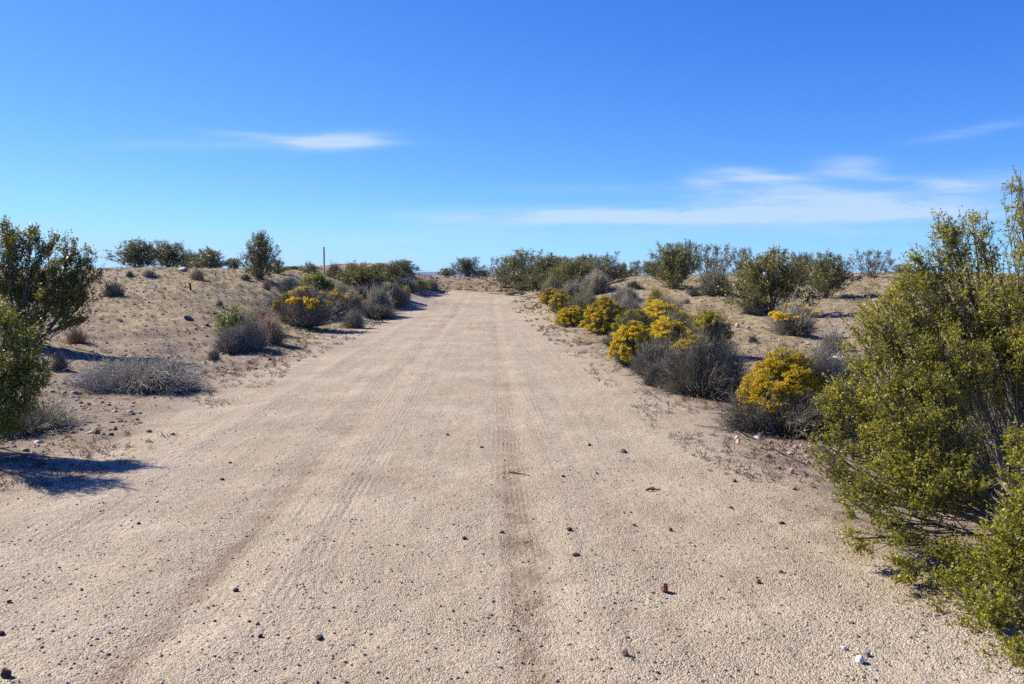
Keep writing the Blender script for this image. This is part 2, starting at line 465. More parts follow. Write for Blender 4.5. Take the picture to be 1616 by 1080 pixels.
# ------------------------------------------------------------------ the setting
def ground_mat():
    m, t, out = new_mat('sandy_ground')
    geo = t.n('ShaderNodeNewGeometry')
    pos = geo.outputs['Position']
    at = t.n('ShaderNodeAttribute', attribute_name='soil')
    sp = t.n('ShaderNodeSeparateColor'); t.l(at.outputs['Color'], sp.inputs[0])
    road, straw, brown = sp.outputs[0], sp.outputs[1], sp.outputs[2]

    def noise(scale, det=4, rough=0.6):
        n = t.n('ShaderNodeTexNoise'); n.inputs['Scale'].default_value = scale; n.inputs['Detail'].default_value = det
        n.inputs['Roughness'].default_value = rough; t.l(pos, n.inputs['Vector']); return n.outputs[0]

    def vor(scale, feat='F1', rnd=1.0):
        n = t.n('ShaderNodeTexVoronoi'); n.feature = feat; n.inputs['Scale'].default_value = scale
        n.inputs['Randomness'].default_value = rnd; t.l(pos, n.inputs['Vector']); return n
    n1 = noise(0.7, 5); n2 = noise(5.0, 5, 0.65); n3 = noise(38, 4, 0.7)
    rd = t.ramp(n1, [(0.3, (0.315, 0.257, 0.178)), (0.5, (0.352, 0.292, 0.205)), (0.72, (0.39, 0.33, 0.238))])
    so = t.ramp(n1, [(0.3, (0.26, 0.19, 0.128)), (0.5, (0.31, 0.24, 0.17)), (0.7, (0.36, 0.29, 0.215))])
    c = t.mix(road, so, rd)
    # straw coloured dry ground cover
    sm = t.m('MULTIPLY', straw, t.ramp(n2, [(0.36, (0, 0, 0)), (0.6, (1, 1, 1))]))
    c = t.mix(t.m('MULTIPLY', sm, 0.85), c, (0.36, 0.285, 0.13))
    # brown damp-looking soil in the wheel tracks
    bm = t.m('MULTIPLY', brown, t.ramp(noise(3.2, 6, 0.7), [(0.38, (0.08, 0.08, 0.08)), (0.6, (1, 1, 1))]))
    c = t.mix(t.m('MULTIPLY', bm, 0.75, clamp=True), c, (0.18, 0.115, 0.068))
    # off-road blotches of darker crust and reddish grit
    bl = t.m('MULTIPLY', t.m('SUBTRACT', 1.0, road), t.ramp(noise(2.6, 8, 0.75), [(0.46, (0, 0, 0)), (0.62, (1, 1, 1))]))
    c = t.mix(t.m('MULTIPLY', bl, 0.7), c, (0.15, 0.115, 0.085))
    # long streaks left by tyres, running with the road
    sxyz = t.n('ShaderNodeSeparateXYZ'); t.l(pos, sxyz.inputs[0])
    cv = t.n('ShaderNodeCombineXYZ')
    t.l(t.m('MULTIPLY', t.m('MULTIPLY_ADD', sxyz.outputs[1], 0.028, sxyz.outputs[0]), 9.0), cv.inputs[0]); t.l(t.m('MULTIPLY', sxyz.outputs[1], 0.3), cv.inputs[1])
    ns = t.n('ShaderNodeTexNoise'); ns.inputs['Scale'].default_value = 1.0; ns.inputs['Detail'].default_value = 5; ns.inputs['Roughness'].default_value = 0.65
    t.l(cv.outputs[0], ns.inputs['Vector'])
    st_ = t.ramp(ns.outputs[0], [(0.3, (0.80, 0.785, 0.765)), (0.48, (1.0, 1.0, 1.0)), (0.7, (1.10, 1.10, 1.10))])
    c = t.mix(t.m('MULTIPLY', road, 0.7), c, st_, 'MULTIPLY')
    c = t.mix(at.outputs['Alpha'], c, (0.36, 0.30, 0.235))
    # bands of tyre tread: fine parallel lines that wander a little
    wn = t.n('ShaderNodeTexNoise'); wn.inputs['Scale'].default_value = 0.13; wn.inputs['Detail'].default_value = 2
    cw = t.n('ShaderNodeCombineXYZ'); t.l(sxyz.outputs[1], cw.inputs[1]); t.l(cw.outputs[0], wn.inputs['Vector'])
    wob = t.m('MULTIPLY_ADD', wn.outputs[0], 0.24, -0.12)
    brk = t.ramp(noise(1.6, 5, 0.7), [(0.42, (0, 0, 0)), (0.62, (1, 1, 1))])
    tread = None
    for (u0, sl, hw, pit, st) in ((0.22, 0.028, 0.10, 0.038, 0.6), (0.02, 0.020, 0.09, 0.05, 0.6), (-1.47, 0.028, 0.10, 0.05, 0.4), (-1.25, 0.036, 0.09, 0.055, 0.6),
                                  (-2.75, 0.028, 0.17, 0.06, 1.0), (-2.35, 0.04, 0.09, 0.05, 0.6), (-1.0, 0.03, 0.16, 0.05, 0.9), (0.62, 0.035, 0.09, 0.05, 0.45), (1.5, 0.05, 0.09, 0.05, 0.35)):
        uu = t.m('ADD', t.m('MULTIPLY_ADD', sxyz.outputs[1], sl, sxyz.outputs[0]), wob)
        band = t.m('EXPONENT', t.m('MULTIPLY', t.m('POWER', t.m('ABSOLUTE', t.m('MULTIPLY', t.m('SUBTRACT', uu, u0), 1.0 / hw)), 4.0), -1.0))
        wv = t.m('MULTIPLY', t.m('MULTIPLY', band, t.m('SINE', t.m('MULTIPLY', uu, 6.2832 / pit))), st)
        tread = wv if tread is None else t.m('ADD', tread, wv)
    tread = t.m('MULTIPLY', t.m('MULTIPLY', tread, brk), road)
    c = t.mix(t.m('MULTIPLY', t.m('MAXIMUM', tread, 0.0), 0.38, clamp=True), c, t.mix(1.0, c, (0.72, 0.68, 0.64), 'MULTIPLY'))
    c = t.mix(t.m('MULTIPLY', t.m('MAXIMUM', t.m('MULTIPLY', tread, -1.0), 0.0), 0.4, clamp=True), c, t.mix(1.0, c, (1.2, 1.2, 1.2), 'MULTIPLY'))
    # grain speckle
    v1 = vor(115); v2 = vor(47); v3 = vor(17)
    g1 = t.ramp(v1.outputs['Color'], [(0.05, (0.46, 0.44, 0.42)), (0.3, (0.84, 0.83, 0.82)), (0.75, (1.05, 1.05, 1.05)), (1.0, (1.3, 1.3, 1.3))])
    c = t.mix(0.85, c, g1, 'MULTIPLY')
    g2 = t.ramp(v2.outputs['Color'], [(0.06, (0.55, 0.5, 0.47)), (0.16, (0.94, 0.94, 0.94)), (0.9, (1.03, 1.03, 1.03)), (1.0, (1.2, 1.2, 1.2))])
    c = t.mix(0.7, c, g2, 'MULTIPLY')
    g3 = t.ramp(n3, [(0.3, (0.84, 0.83, 0.82)), (0.6, (1.04, 1.04, 1.04))])
    c = t.mix(0.8, c, g3, 'MULTIPLY')
    p = t.n('ShaderNodeBsdfPrincipled'); t.l(c, p.inputs['Base Color']); p.inputs['Roughness'].default_value = 0.95
    p.inputs['Specular IOR Level'].default_value = 0.15
    loose = t.ramp(noise(1.3, 4, 0.6), [(0.38, (0.5, 0.5, 0.5)), (0.62, (1, 1, 1))])
    h = t.m('MULTIPLY', v1.outputs['Distance'], -0.008)
    h = t.m('MULTIPLY_ADD', v2.outputs['Distance'], -0.005, h)
    h = t.m('MULTIPLY_ADD', n3, 0.007, h)
    h = t.m('MULTIPLY', h, loose)
    h = t.m('MULTIPLY_ADD', tread, 0.0022, h)
    h = t.m('MULTIPLY_ADD', n2, 0.03, h)
    off = t.m('SUBTRACT', 1.0, road)
    h = t.m('MULTIPLY_ADD', t.m('MULTIPLY', off, noise(22, 6, 0.75)), 0.04, h)
    b = t.n('ShaderNodeBump'); b.inputs['Distance'].default_value = 1.0; b.inputs['Strength'].default_value = 1.0
    t.l(h, b.inputs['Height']); t.l(b.outputs[0], p.inputs['Normal'])
    t.l(p.outputs[0], out.inputs['Surface'])
    return m


th = np.radians(np.concatenate([np.arange(-180, -46, 2.0), np.arange(-46, 46, 0.11), np.arange(46, 180, 2.0)]))
rr = np.concatenate([np.geomspace(0.25, 2.2, 20)[:-1], np.geomspace(2.2, 90, 470)[:-1], np.geomspace(90, 3000, 56)])
TH, RR = np.meshgrid(th, rr)
GX = RR * np.sin(TH); GY = RR * np.cos(TH)
GZ = height(GX, GY)
nr, nt = GX.shape
V = np.stack([GX, GY, GZ], -1).reshape(-1, 3)
V = np.concatenate([V, [[0, 0, float(height(np.array(0.), np.array(0.)))]]])
idx = np.arange(nr * nt).reshape(nr, nt)
nx = np.roll(idx, -1, axis=1)
Q = np.stack([idx[:-1], nx[:-1], nx[1:], idx[1:]], -1).reshape(-1, 4)[:, ::-1]
cen = np.stack([np.full(nt, nr * nt), nx[0], idx[0], idx[0]], -1)
gme = mesh_np('ground', V, Q, [ground_mat()], smooth=True)
x, y = V[:, 0], V[:, 1]
rm = road_mask(x, y)
u = track_u(x, y)
nb = fbm(x, y, 0.9, 3)
straw = (1 - rm) * sstep(-0.2, 0.2, fbm(x + 50, y * 0.6, 0.22, 3) + 0.12) * sstep(9, 18, y)
for (px, py, rx, ry) in ((260, 482, 1.6, 1.6), (320, 455, 2.2, 3.0), (400, 446, 1.5, 2.5), (210, 500, 1.0, 1.2), (1130, 482, 1.6, 2.2), (1100, 472, 1.5, 2.5), (1180, 510, 1.5, 1.8)):
    g = ground(px, py)
    straw = straw + (1 - rm) * 0.9 * np.exp(-((x - g[0]) / rx) ** 2 - ((y - g[1]) / ry) ** 2)
brown = 0.8 * sstep(58, 59.5, y) * (1 - sstep(64, 68, y)) * sstep(-9, -6, x) * (1 - sstep(0, 3, x)) + rm * (np.exp(-((u - 0.2) / 0.08) ** 2) * (1.35 * (1 - sstep(5, 9, y)) * sstep(2.2, 3.2, y) + 0.45 * (1 - 0.65 * sstep(9, 16, y))) + 0.75 * np.exp(-((u + 1.48) / 0.08) ** 2) * sstep(-0.2, 0.12, fbm(x, y, 0.5, 2))
              + 0.3 * sstep(0.1, 0.45, fbm(x, y, 0.5, 3)))
for (px, py, rx, s) in ((895, 925, .11, .9), (1000, 992, .16, .8), (835, 880, .16, .8), (1065, 1015, .1, .5), (885, 760, .12, .7), (820, 745, .22, .4), (950, 872, .12, .5)):
    g = at_depth(px, py, 1.6 * F / (py - HZ))
    brown = brown + s * np.exp(-((x - g[0]) / rx) ** 2 - ((y - g[1]) / (rx * 0.8)) ** 2)
light = rm * (0.55 * np.exp(-((u + 2.72) / 0.24) ** 2) + 0.4 * np.exp(-((u + 1.05) / 0.16) ** 2) + 0.25 * np.exp(-((u - 0.62) / 0.15) ** 2)) * (0.6 + nb)
ca_ = gme.color_attributes.new('soil', 'FLOAT_COLOR', 'POINT')
ca_.data.foreach_set('color', np.stack([rm, np.clip(straw, 0, 1), np.clip(brown, 0, 1), np.clip(light, 0, 1)], -1).astype(np.float32).ravel())
tag(link('ground', gme), kind='structure', label='sandy desert ground with a wide graded dirt road running up the middle')

# far blue hills on the horizon
def hills():
    rng = np.random.default_rng(5)
    a = np.radians(np.linspace(-34, 2, 500))
    rows = []
    prof = 26 + 30 * (fbm(a * 9, a * 0, 1.0, 5) + 0.35) + 8
    prof = np.maximum(prof, 12) * sstep(-34, -28, np.degrees(a)) * (1 - sstep(-3, 1.5, np.degrees(a))) + 0.5
    prof = prof * 0.42 + 4.5 * sstep(-32, -26, np.degrees(a)) * (1 - sstep(-3, 1.5, np.degrees(a)))
    for r, f in ((2380, -0.3), (2450, 0.35), (2540, 0.8), (2640, 1.0), (2740, 0.7), (2850, -0.3)):
        zz = np.where(f > 0, prof * f * (1 + 0.25 * fbm(a * 40, a * 0 + r, 1.0, 3)), -6)
        rows.append(np.stack([r * np.sin(a), r * np.cos(a), zz - 3], -1))
    V = np.array(rows); n, k, _ = V.shape
    ii = np.arange(n * k).reshape(n, k)
    Fq = np.stack([ii[:-1, :-1], ii[:-1, 1:], ii[1:, 1:], ii[1:, :-1]], -1).reshape(-1, 4)
    m = plain_mat('far_hill_rock', [(0, (0.05, 0.055, 0.06)), (1, (0.10, 0.095, 0.09))], 0.002, island=0)
    tag(link('hills', mesh_np('hills', V.reshape(-1, 3), Fq, [m], smooth=True)), kind='structure', label='low range of blue hills on the far horizon')


hills()


# ------------------------------------------------------------------ plants: generators
def grow(rng, base, clumps, k_limb=8, n_branch=26, n_twig=7, n_leaf=5, twig_len=0.14, leafL=0.012, leafW=0.006, r_limb=0.012, spread=0.06,
         bow=0.25, sides=3, bare=0.0, upb=0.5, minr=0.0012, tw0=0.3):
    """Woody shrub. clumps: (x,y,z,r) leaf masses, relative to base. Returns branch mesh arrays and leaf mesh arrays."""
    clumps = np.asarray(clumps, float)
    nC = len(clumps)
    C = clumps[:, :3]; R = clumps[:, 3]
    B0 = base + rng.normal(size=(nC, 3)) * [spread, spread, 0]
    d = C - B0
    mid = B0 + d * 0.5 + np.stack([d[:, 0] * 0.12, d[:, 1] * 0.12, -np.abs(np.hypot(d[:, 0], d[:, 1])) * bow * 0.5], -1) + rng.normal(size=(nC, 3)) * 0.06 * np.linalg.norm(d, axis=1)[:, None]
    mid[:, 2] = np.maximum(mid[:, 2], B0[:, 2] + 0.25 * d[:, 2])
    limb = bezier(B0, mid, C, k_limb)
    limb[:, 1:-1] += rng.normal(size=limb[:, 1:-1].shape) * 0.012 * np.linalg.norm(d, axis=1)[:, None, None]
    rl = r_limb * (0.6 + 0.8 * rng.random(nC))[:, None] * np.linspace(1, 0.22, k_limb)[None]
    parts = [tubes(limb, rl, max(4, sides))]
    # branchlets
    nb = np.maximum(3, (n_branch * (R / R.mean()) ** 1.5)).astype(int)
    ci = np.repeat(np.arange(nC), nb); N = len(ci)
    tpar = 0.35 + 0.65 * rng.random(N) ** 0.8
    fi = tpar * (k_limb - 1); i0 = np.minimum(fi.astype(int), k_limb - 2); fr = (fi - i0)[:, None]
    S = limb[ci, i0] * (1 - fr) + limb[ci, i0 + 1] * fr
    E = C[ci] + ball(rng, N) * R[ci][:, None] * [1, 1, 1.0]
    dd = E - S
    M = S + dd * 0.5 + rng.normal(size=(N, 3)) * 0.09 * np.linalg.norm(dd, axis=1)[:, None] + [0, 0, -0.05]
    M[:, 2] += 0.0
    br = bezier(S, M, E, 5)
    lb = np.linalg.norm(dd, axis=1)
    rb = np.maximum(minr, (r_limb * 0.28) * np.clip(lb / 0.5, 0.3, 1))[:, None] * np.linspace(1, 0.4, 5)[None]
    parts.append(tubes(br, rb, sides))
    # twigs
    ti = np.repeat(np.arange(N), n_twig); K = len(ti)
    tt = tw0 + (1 - tw0) * rng.random(K)
    f2 = tt * 4; j0 = np.minimum(f2.astype(int), 3); fr = (f2 - j0)[:, None]
    TS = br[ti, j0] * (1 - fr) + br[ti, j0 + 1] * fr
    td = unit(unit(dd[ti]) * 0.7 + rng.normal(size=(K, 3)) * 0.55 + [0, 0, upb])
    tl = (twig_len * (0.4 + 0.9 * rng.random(K)))[:, None]
    TE = TS + td * tl
    TM = TS + td * tl * 0.5 + rng.normal(size=(K, 3)) * 0.08 * tl
    tw = bezier(TS, TM, TE, 3)
    parts.append(tubes(tw, np.full((K, 1), minr) * np.array([[1, .85, .6]]), 3))
    bV, bF = join(parts)
    # leaves
    keep = rng.random(K) > bare
    lt = np.repeat(np.nonzero(keep)[0], n_leaf); Ln = len(lt)
    s = (0.15 + 0.85 * rng.random(Ln))[:, None]
    LC = (1 - s) ** 2 * TS[lt] + 2 * s * (1 - s) * TM[lt] + s * s * TE[lt] + rng.normal(size=(Ln, 3)) * leafL * 0.8
    sz = 0.7 + 0.6 * rng.random(Ln)
    lV, lF = leaves(LC, leafL * sz, leafW * sz, rng)
    return (bV, bF), (lV, lF)


def fix_ground(V, zmin=0.004):
    V[:, 2] = np.maximum(V[:, 2], zmin)
    return V


def vase_clumps(rng, w, h, n, r=(0.12, 0.22), low=0.25, flat=1.0, airy=0.0, el0=4):
    """clump list of a vase- to dome-shaped desert shrub of width w and height h"""
    out = []
    for i in range(n):
        az = (i * 2.39996 + rng.random() * 0.7)
        q = (i + 0.5) / n
        el = math.radians(el0 + (84 - el0) * q ** 0.95 + rng.normal() * 5)
        rad = (0.8 + 0.2 * rng.random())
        rr_ = rng.uniform(*r) * min(w, h) * 0.95
        x = math.cos(el) * (w / 2 - rr_ * 0.6) * rad * math.cos(az) * 1.12
        y = math.cos(el) * (w / 2 - rr_ * 0.6) * rad * math.sin(az) * 1.12
        z = (low + (1 - low) * math.sin(el) * rad) * (h - rr_ * 0.8)
        out.append((x, y, z, rr_))
        if i % 2 == 0 or q < 0.3:      # inner filling
            out.append((x * 0.5, y * 0.5, z * 0.66, rr_ * 1.15))
    if airy:
        for i in range(int(airy)):
            az = rng.random() * 6.28
            out.append((math.cos(az) * w * 0.36 * rng.random() + 0, math.sin(az) * w * 0.36 * rng.random(), h * (0.82 + 0.14 * rng.random()), 0.07 * h))
    return out


def creosote_template(seed, w=2.2, h=2.0, n=14, airy=0, leaf=M_CREOF, wood=M_WOOD, bare=0.0, leafL=0.027, nl=4, nb=16, low=0.25, r=(0.13, 0.22), rl=0.016, el0=4):
    rng = np.random.default_rng(seed)
    cl = vase_clumps(rng, w, h, n, r, low, airy=airy, el0=el0)
    (bV, bF), (lV, lF) = grow(rng, np.array([0, 0, 0.0]), cl, n_branch=max(4, int(nb * 0.62)), n_twig=8, n_leaf=nl, tw0=0.4, twig_len=0.2, leafL=leafL, leafW=leafL * 0.55,
                              r_limb=rl, spread=0.07, bare=bare, minr=0.003)
    lV[:, 2] = np.maximum(lV[:, 2], 0.02)
    return dict(w=w, h=h, parts=[('branches', mesh_np('creosote_branches', fix_ground(bV, -0.05), bF, [wood])),
                                 ('foliage', mesh_np('creosote_foliage', lV, lF, [leaf]))])


def dome_twigs(rng, w, h, n, rad=0.0022, k=5, wild=0.18, el=(5, 88), base_r=0.12, short=0.35, sideb=2):
    """radiating fine twigs that fill a dome"""
    az = rng.random(n) * 2 * math.pi
    e = np.radians(el[0] + (el[1] - el[0]) * rng.random(n) ** 0.85)
    q = 1 - short * rng.random(n) ** 1.5
    ph = rng.random(8) * 6.28
    q = q * (0.86 + 0.13 * np.sin(3 * az + ph[0] + 2 * e) + 0.10 * np.sin(5 * az + ph[1] - 3 * e) + 0.08 * np.sin(9 * az + ph[2] + 5 * e) + 0.10 * np.maximum(0, rng.normal(size=n)))
    E = np.stack([np.cos(e) * np.cos(az) * w / 2, np.cos(e) * np.sin(az) * w / 2, np.sin(e) * h], -1) * q[:, None]
    br = base_r * w * np.sqrt(rng.random(n))
    B = np.stack([np.cos(az) * br, np.sin(az) * br, np.full(n, -0.02)], -1)
    d = E - B; L = np.linalg.norm(d, axis=1)[:, None]
    M = B + d * 0.55 + np.array([0, 0, 1.0]) * L * 0.10 + rng.normal(size=(n, 3)) * wild * L * 0.5
    P = bezier(B, M, E, k)
    P[:, 1:] += rng.normal(size=P[:, 1:].shape) * 0.014 * L[:, None]
    R = rad * (0.7 + 0.6 * rng.random(n))[:, None] * np.linspace(1.5, 0.55, k)[None]
    parts = [tubes(P, R, 3)]
    tips = [P[:, -1]]
    if sideb:
        m = n * sideb
        ii = np.repeat(np.arange(n), sideb)
        f = 0.4 + 0.55 * rng.random(m)
        fi = f * (k - 1); j = np.minimum(fi.astype(int), k - 2); fr = (fi - j)[:, None]
        S = P[ii, j] * (1 - fr) + P[ii, j + 1] * fr
        dirn = unit(unit(d[ii]) + rng.normal(size=(m, 3)) * 0.55 + [0, 0, 0.25])
        ln = (L[ii] * (0.12 + 0.2 * rng.random((m, 1))))
        Eb = S + dirn * ln
        Pb = bezier(S, (S + Eb) / 2 + rng.normal(size=(m, 3)) * 0.08 * ln, Eb, 3)
        parts.append(tubes(Pb, np.full((m, 1), rad * 0.75) * np.array([[1, .8, .5]]), 3))
        tips.append(Eb)
    V, Fc = join(parts)
    V = fix_ground(V, 0.003)
    return V, Fc, np.concatenate(tips)


def puffs(C, rng, r, per, size, sq=0.75):
    """little flower heads: per small faces in a ball of radius r at each centre"""
    n = len(C)
    rr_ = (r * (0.6 + 0.7 * rng.random(n)))
    P = np.repeat(C, per, 0) + ball(rng, n * per, 0.5) * np.repeat(rr_, per)[:, None] * [1, 1, sq]
    return leaves(P, size * (0.7 + 0.6 * rng.random(n * per)), size * 0.75, rng, 0.5)


def rabbit_template(seed, w=1.2, h=0.9, n=1500, rad=0.0028, cover=0.6, puff_r=0.028, per=9, size=0.011, flower=M_YEL, twig=M_TWIGG, off=(0, 0, 0), top=0.45, tilt=(0, 0), nf=900, sage=0, lump=0.042):
    """rounded shrub of grey twigs with flower heads over part of its dome"""
    rng = np.random.default_rng(seed)
    V, Fc, tips = dome_twigs(rng, w, h, n, rad)
    parts = [('twigs', mesh_np('shrub_twigs', V, Fc, [twig]))]
    if cover > 0:
        nl_ = int(nf / 7)
        az = rng.random(nl_ * 6) * 6.283
        e = np.arcsin(np.clip(top + (1 - top) * rng.random(nl_ * 6), 0, 1))
        s = 0.80 + 0.2 * rng.random(nl_ * 6)
        Q = np.stack([np.cos(e) * np.cos(az) * w / 2, np.cos(e) * np.sin(az) * w / 2, np.sin(e) * h], -1) * s[:, None]
        # leave gaps: keep only where a smooth noise is high
        q = fbm(Q[:, 0] * 1.0 + seed, Q[:, 1] + Q[:, 2] * 1.7, 3.2 / w, 3) + tilt[0] * Q[:, 0] / w + tilt[1] * Q[:, 1] / w + 0.25 * (Q[:, 2] / h - 0.6)
        Q = Q[q > np.quantile(q, 1 - cover)][:nl_]
        lr = lump * w * (0.55 + 0.7 * rng.random(len(Q)))
        m_ = 11
        dirs = unit(rng.normal(size=(len(Q) * m_, 3)) + 0.9 * np.repeat(unit(Q - [0, 0, 0.2 * h]), m_, 0))
        P = np.repeat(Q, m_, 0) + dirs * np.repeat(lr, m_)[:, None] * (0.75 + 0.3 * rng.random((len(Q) * m_, 1))) * [1, 1, 0.8]
        P[:, 2] = np.maximum(P[:, 2], 0.04)
        P = P + np.array(off)
        fV, fF = puffs(P, rng, puff_r, per, size)
        parts.append(('flowers', mesh_np('shrub_flowers', fV, fF, [flower])))
    if sage:
        P = tips[rng.integers(0, len(tips), sage)] + rng.normal(size=(sage, 3)) * 0.02
        lV, lF = leaves(P, 0.014, 0.006, rng, 0.5)
        lV[:, 2] = np.maximum(lV[:, 2], 0.01)
        parts.append(('foliage', mesh_np('shrub_leaves', lV, lF, [M_SAGE])))
    return dict(w=w, h=h, parts=parts)


def grey_template(seed, w=1.2, h=0.6, n=1800, rad=0.0028, mat=M_TWIG, wild=0.22, el=(2, 85), sage=0, sideb=2, leafm=M_SAGE, lsize=0.014, short=0.35):
    rng = np.random.default_rng(seed)
    V, Fc, tips = dome_twigs(rng, w, h, n, rad, wild=wild, el=el, sideb=sideb, base_r=0.2, short=short)
    parts = [('twigs', mesh_np('dry_twigs', V, Fc, [mat]))]
    if sage:
        P = tips[rng.integers(0, len(tips), sage)] + rng.normal(size=(sage, 3)) * 0.02
        lV, lF = leaves(P, lsize, lsize * 0.45, rng, 0.5)
        lV[:, 2] = np.maximum(lV[:, 2], 0.01)
        parts.append(('foliage', mesh_np('shrub_leaves', lV, lF, [leafm])))
    return dict(w=w, h=h, parts=parts)


T = {}
# far creosotes
for i in range(5):
    T['creo%d' % i] = creosote_template(100 + i, 2.2, 2.0 if i != 2 else 1.7, n=18 + i, airy=(2, 6, 4, 8, 4)[i], low=(0.14, 0.2, 0.08, 0.22, 0.12)[i], r=(0.12, 0.2))
T['sparse0'] = creosote_template(121, 2.0, 1.9, n=12, airy=8, bare=0.3, low=0.3, r=(0.09, 0.14), nb=9, nl=4)
T['sparse1'] = creosote_template(122, 2.4, 1.8, n=14, airy=6, bare=0.3, low=0.3, r=(0.09, 0.14), nb=9, nl=4)
T['dense0'] = creosote_template(131, 2.4, 2.0, n=22, leaf=M_CREOF, low=0.22, el0=16, nb=18, nl=4, r=(0.14, 0.22))
T['dense1'] = creosote_template(132, 2.4, 2.0, n=22, leaf=M_CREOM, wood=M_WOOD, low=0.2, el0=14, nb=18, nl=4, airy=4, r=(0.13, 0.21))
T['green0'] = creosote_template(141, 1.6, 1.2, n=18, leaf=M_GREEN, low=0.05, nb=24, nl=6, r=(0.2, 0.3))
T['green1'] = creosote_template(142, 1.0, 0.8, n=10, leaf=M_GREEN, low=0.1, nb=12, nl=5, leafL=0.02, r=(0.16, 0.24), rl=0.008)
T['rose'] = grey_template(151, 1.4, 0.8, 1500, 0.0035, M_TWIGD, sage=2600, leafm=M_CREOF, lsize=0.022)
# rabbitbrush
T['rab0'] = rabbit_template(201, 1.4, 1.1, 1900, 0.0036, 0.36, 0.030, 10, 0.013, M_YEL, M_TWIG, top=0.6, nf=560)
T['rab1'] = rabbit_template(202, 1.3, 1.0, 1500, 0.0036, 0.8, 0.036, 10, 0.014, M_YEL, M_TWIGG, top=0.2, nf=1100, tilt=(-1.2, -0.4))
T['rab2'] = rabbit_template(203, 1.3, 1.1, 1500, 0.0036, 0.75, 0.034, 10, 0.014, M_OCH, M_TWIGG, top=0.15, nf=1200, tilt=(-0.6, -0.3))
T['rab3'] = rabbit_template(204, 1.3, 1.0, 1700, 0.0036, 0.35, 0.030, 9, 0.013, M_OLIVE, M_TWIGG, top=0.55, nf=700, sage=900)
T['rab4'] = rabbit_template(205, 1.4, 1.1, 1700, 0.0036, 0.5, 0.034, 10, 0.014, M_YEL, M_TWIGG, top=0.35, nf=1000, tilt=(-0.8, 0), sage=900)
T['rab5'] = rabbit_template(206, 1.2, 0.9, 1500, 0.0036, 0.22, 0.03, 9, 0.013, M_YEL, M_TWIG, top=0.6, nf=300)
# grey and tan
T['grey0'] = grey_template(301, 1.4, 0.8, 1900, 0.0034, M_TWIG)
T['grey1'] = grey_template(302, 1.3, 0.9, 1700, 0.0034, M_TWIG, sage=1800)
T['grey2'] = grey_template(303, 1.2, 0.7, 1700, 0.0034, M_TWIGD)
T['sage'] = grey_template(304, 1.2, 1.0, 1300, 0.0034, M_TWIGG, sage=3800, lsize=0.018)
T['tan0'] = grey_template(311, 1.0, 0.7, 1400, 0.003, M_TAN)
T['tuft'] = grey_template(312, 0.6, 0.45, 420, 0.003, M_TAN)
T['gtuft'] = grey_template(313, 0.6, 0.35, 450, 0.003, M_TWIG)
T['dtuft'] = grey_template(314, 0.6, 0.35, 450, 0.003, M_TWIGD)

_prng = np.random.default_rng(77)
NAME = {'creo': ('creosote_bush', 'bush'), 'spar': ('creosote_bush', 'bush'), 'dens': ('creosote_bush', 'bush'), 'gree': ('green_shrub', 'shrub'),
        'rose': ('brown_shrub', 'shrub'), 'rab0': ('rabbitbrush', 'flowering shrub'), 'rab1': ('rabbitbrush', 'flowering shrub'),
        'rab2': ('rabbitbrush', 'flowering shrub'), 'rab3': ('rabbitbrush', 'flowering shrub'), 'rab4': ('rabbitbrush', 'flowering shrub'), 'rab5': ('rabbitbrush', 'flowering shrub'),
        'grey': ('grey_shrub', 'dry shrub'), 'sage': ('grey_green_shrub', 'shrub'), 'tan0': ('tan_shrub', 'dry shrub'), 'tuft': ('dry_tuft', 'dry tuft'),
        'gtuf': ('dry_tuft', 'dry tuft'), 'dtuf': ('dry_tuft', 'dry tuft')}


def plant(tpl, px, base, w_px, top, label, group=None, rot=None, depth=None):
    """tpl at pixel column px; base = pixel row of its foot on the ground (or a depth in metres given by depth)"""
    t = T[tpl]
    if depth is None:
        p = ground(px, base)
    else:
        v = pix_dir(px, base); xx = v[0] / v[1] * depth
        p = np.array([xx, depth, float(height(np.array(xx), np.array(depth)))])
    d = p[1]
    w = w_px * d / F
    h = max(0.08, at_depth(px, top, d)[2] - p[2])
    nm, cat = NAME[tpl[:4]]
    root = bpy.data.objects.new(nm, None)
    root.empty_display_size = 0.1
    COL.objects.link(root)
    root.location = (p[0], p[1], p[2] - 0.02)
    root.rotation_euler = (0, 0, _prng.random() * 6.28 if rot is None else rot)
    k_ = (1.22 if p[1] > 44 else 1.08) if tpl[:4] in ('creo', 'spar', 'dens', 'gree') else 1.0
    k_ *= 1.06
    root.scale = (w / t['w'] * k_, w / t['w'] * k_, h / t['h'] * (1.08 if k_ > 1 else 1.0))
    tag(root, label, cat, group)
    for pn, me in t['parts']:
        link(pn, me, root)
    return root


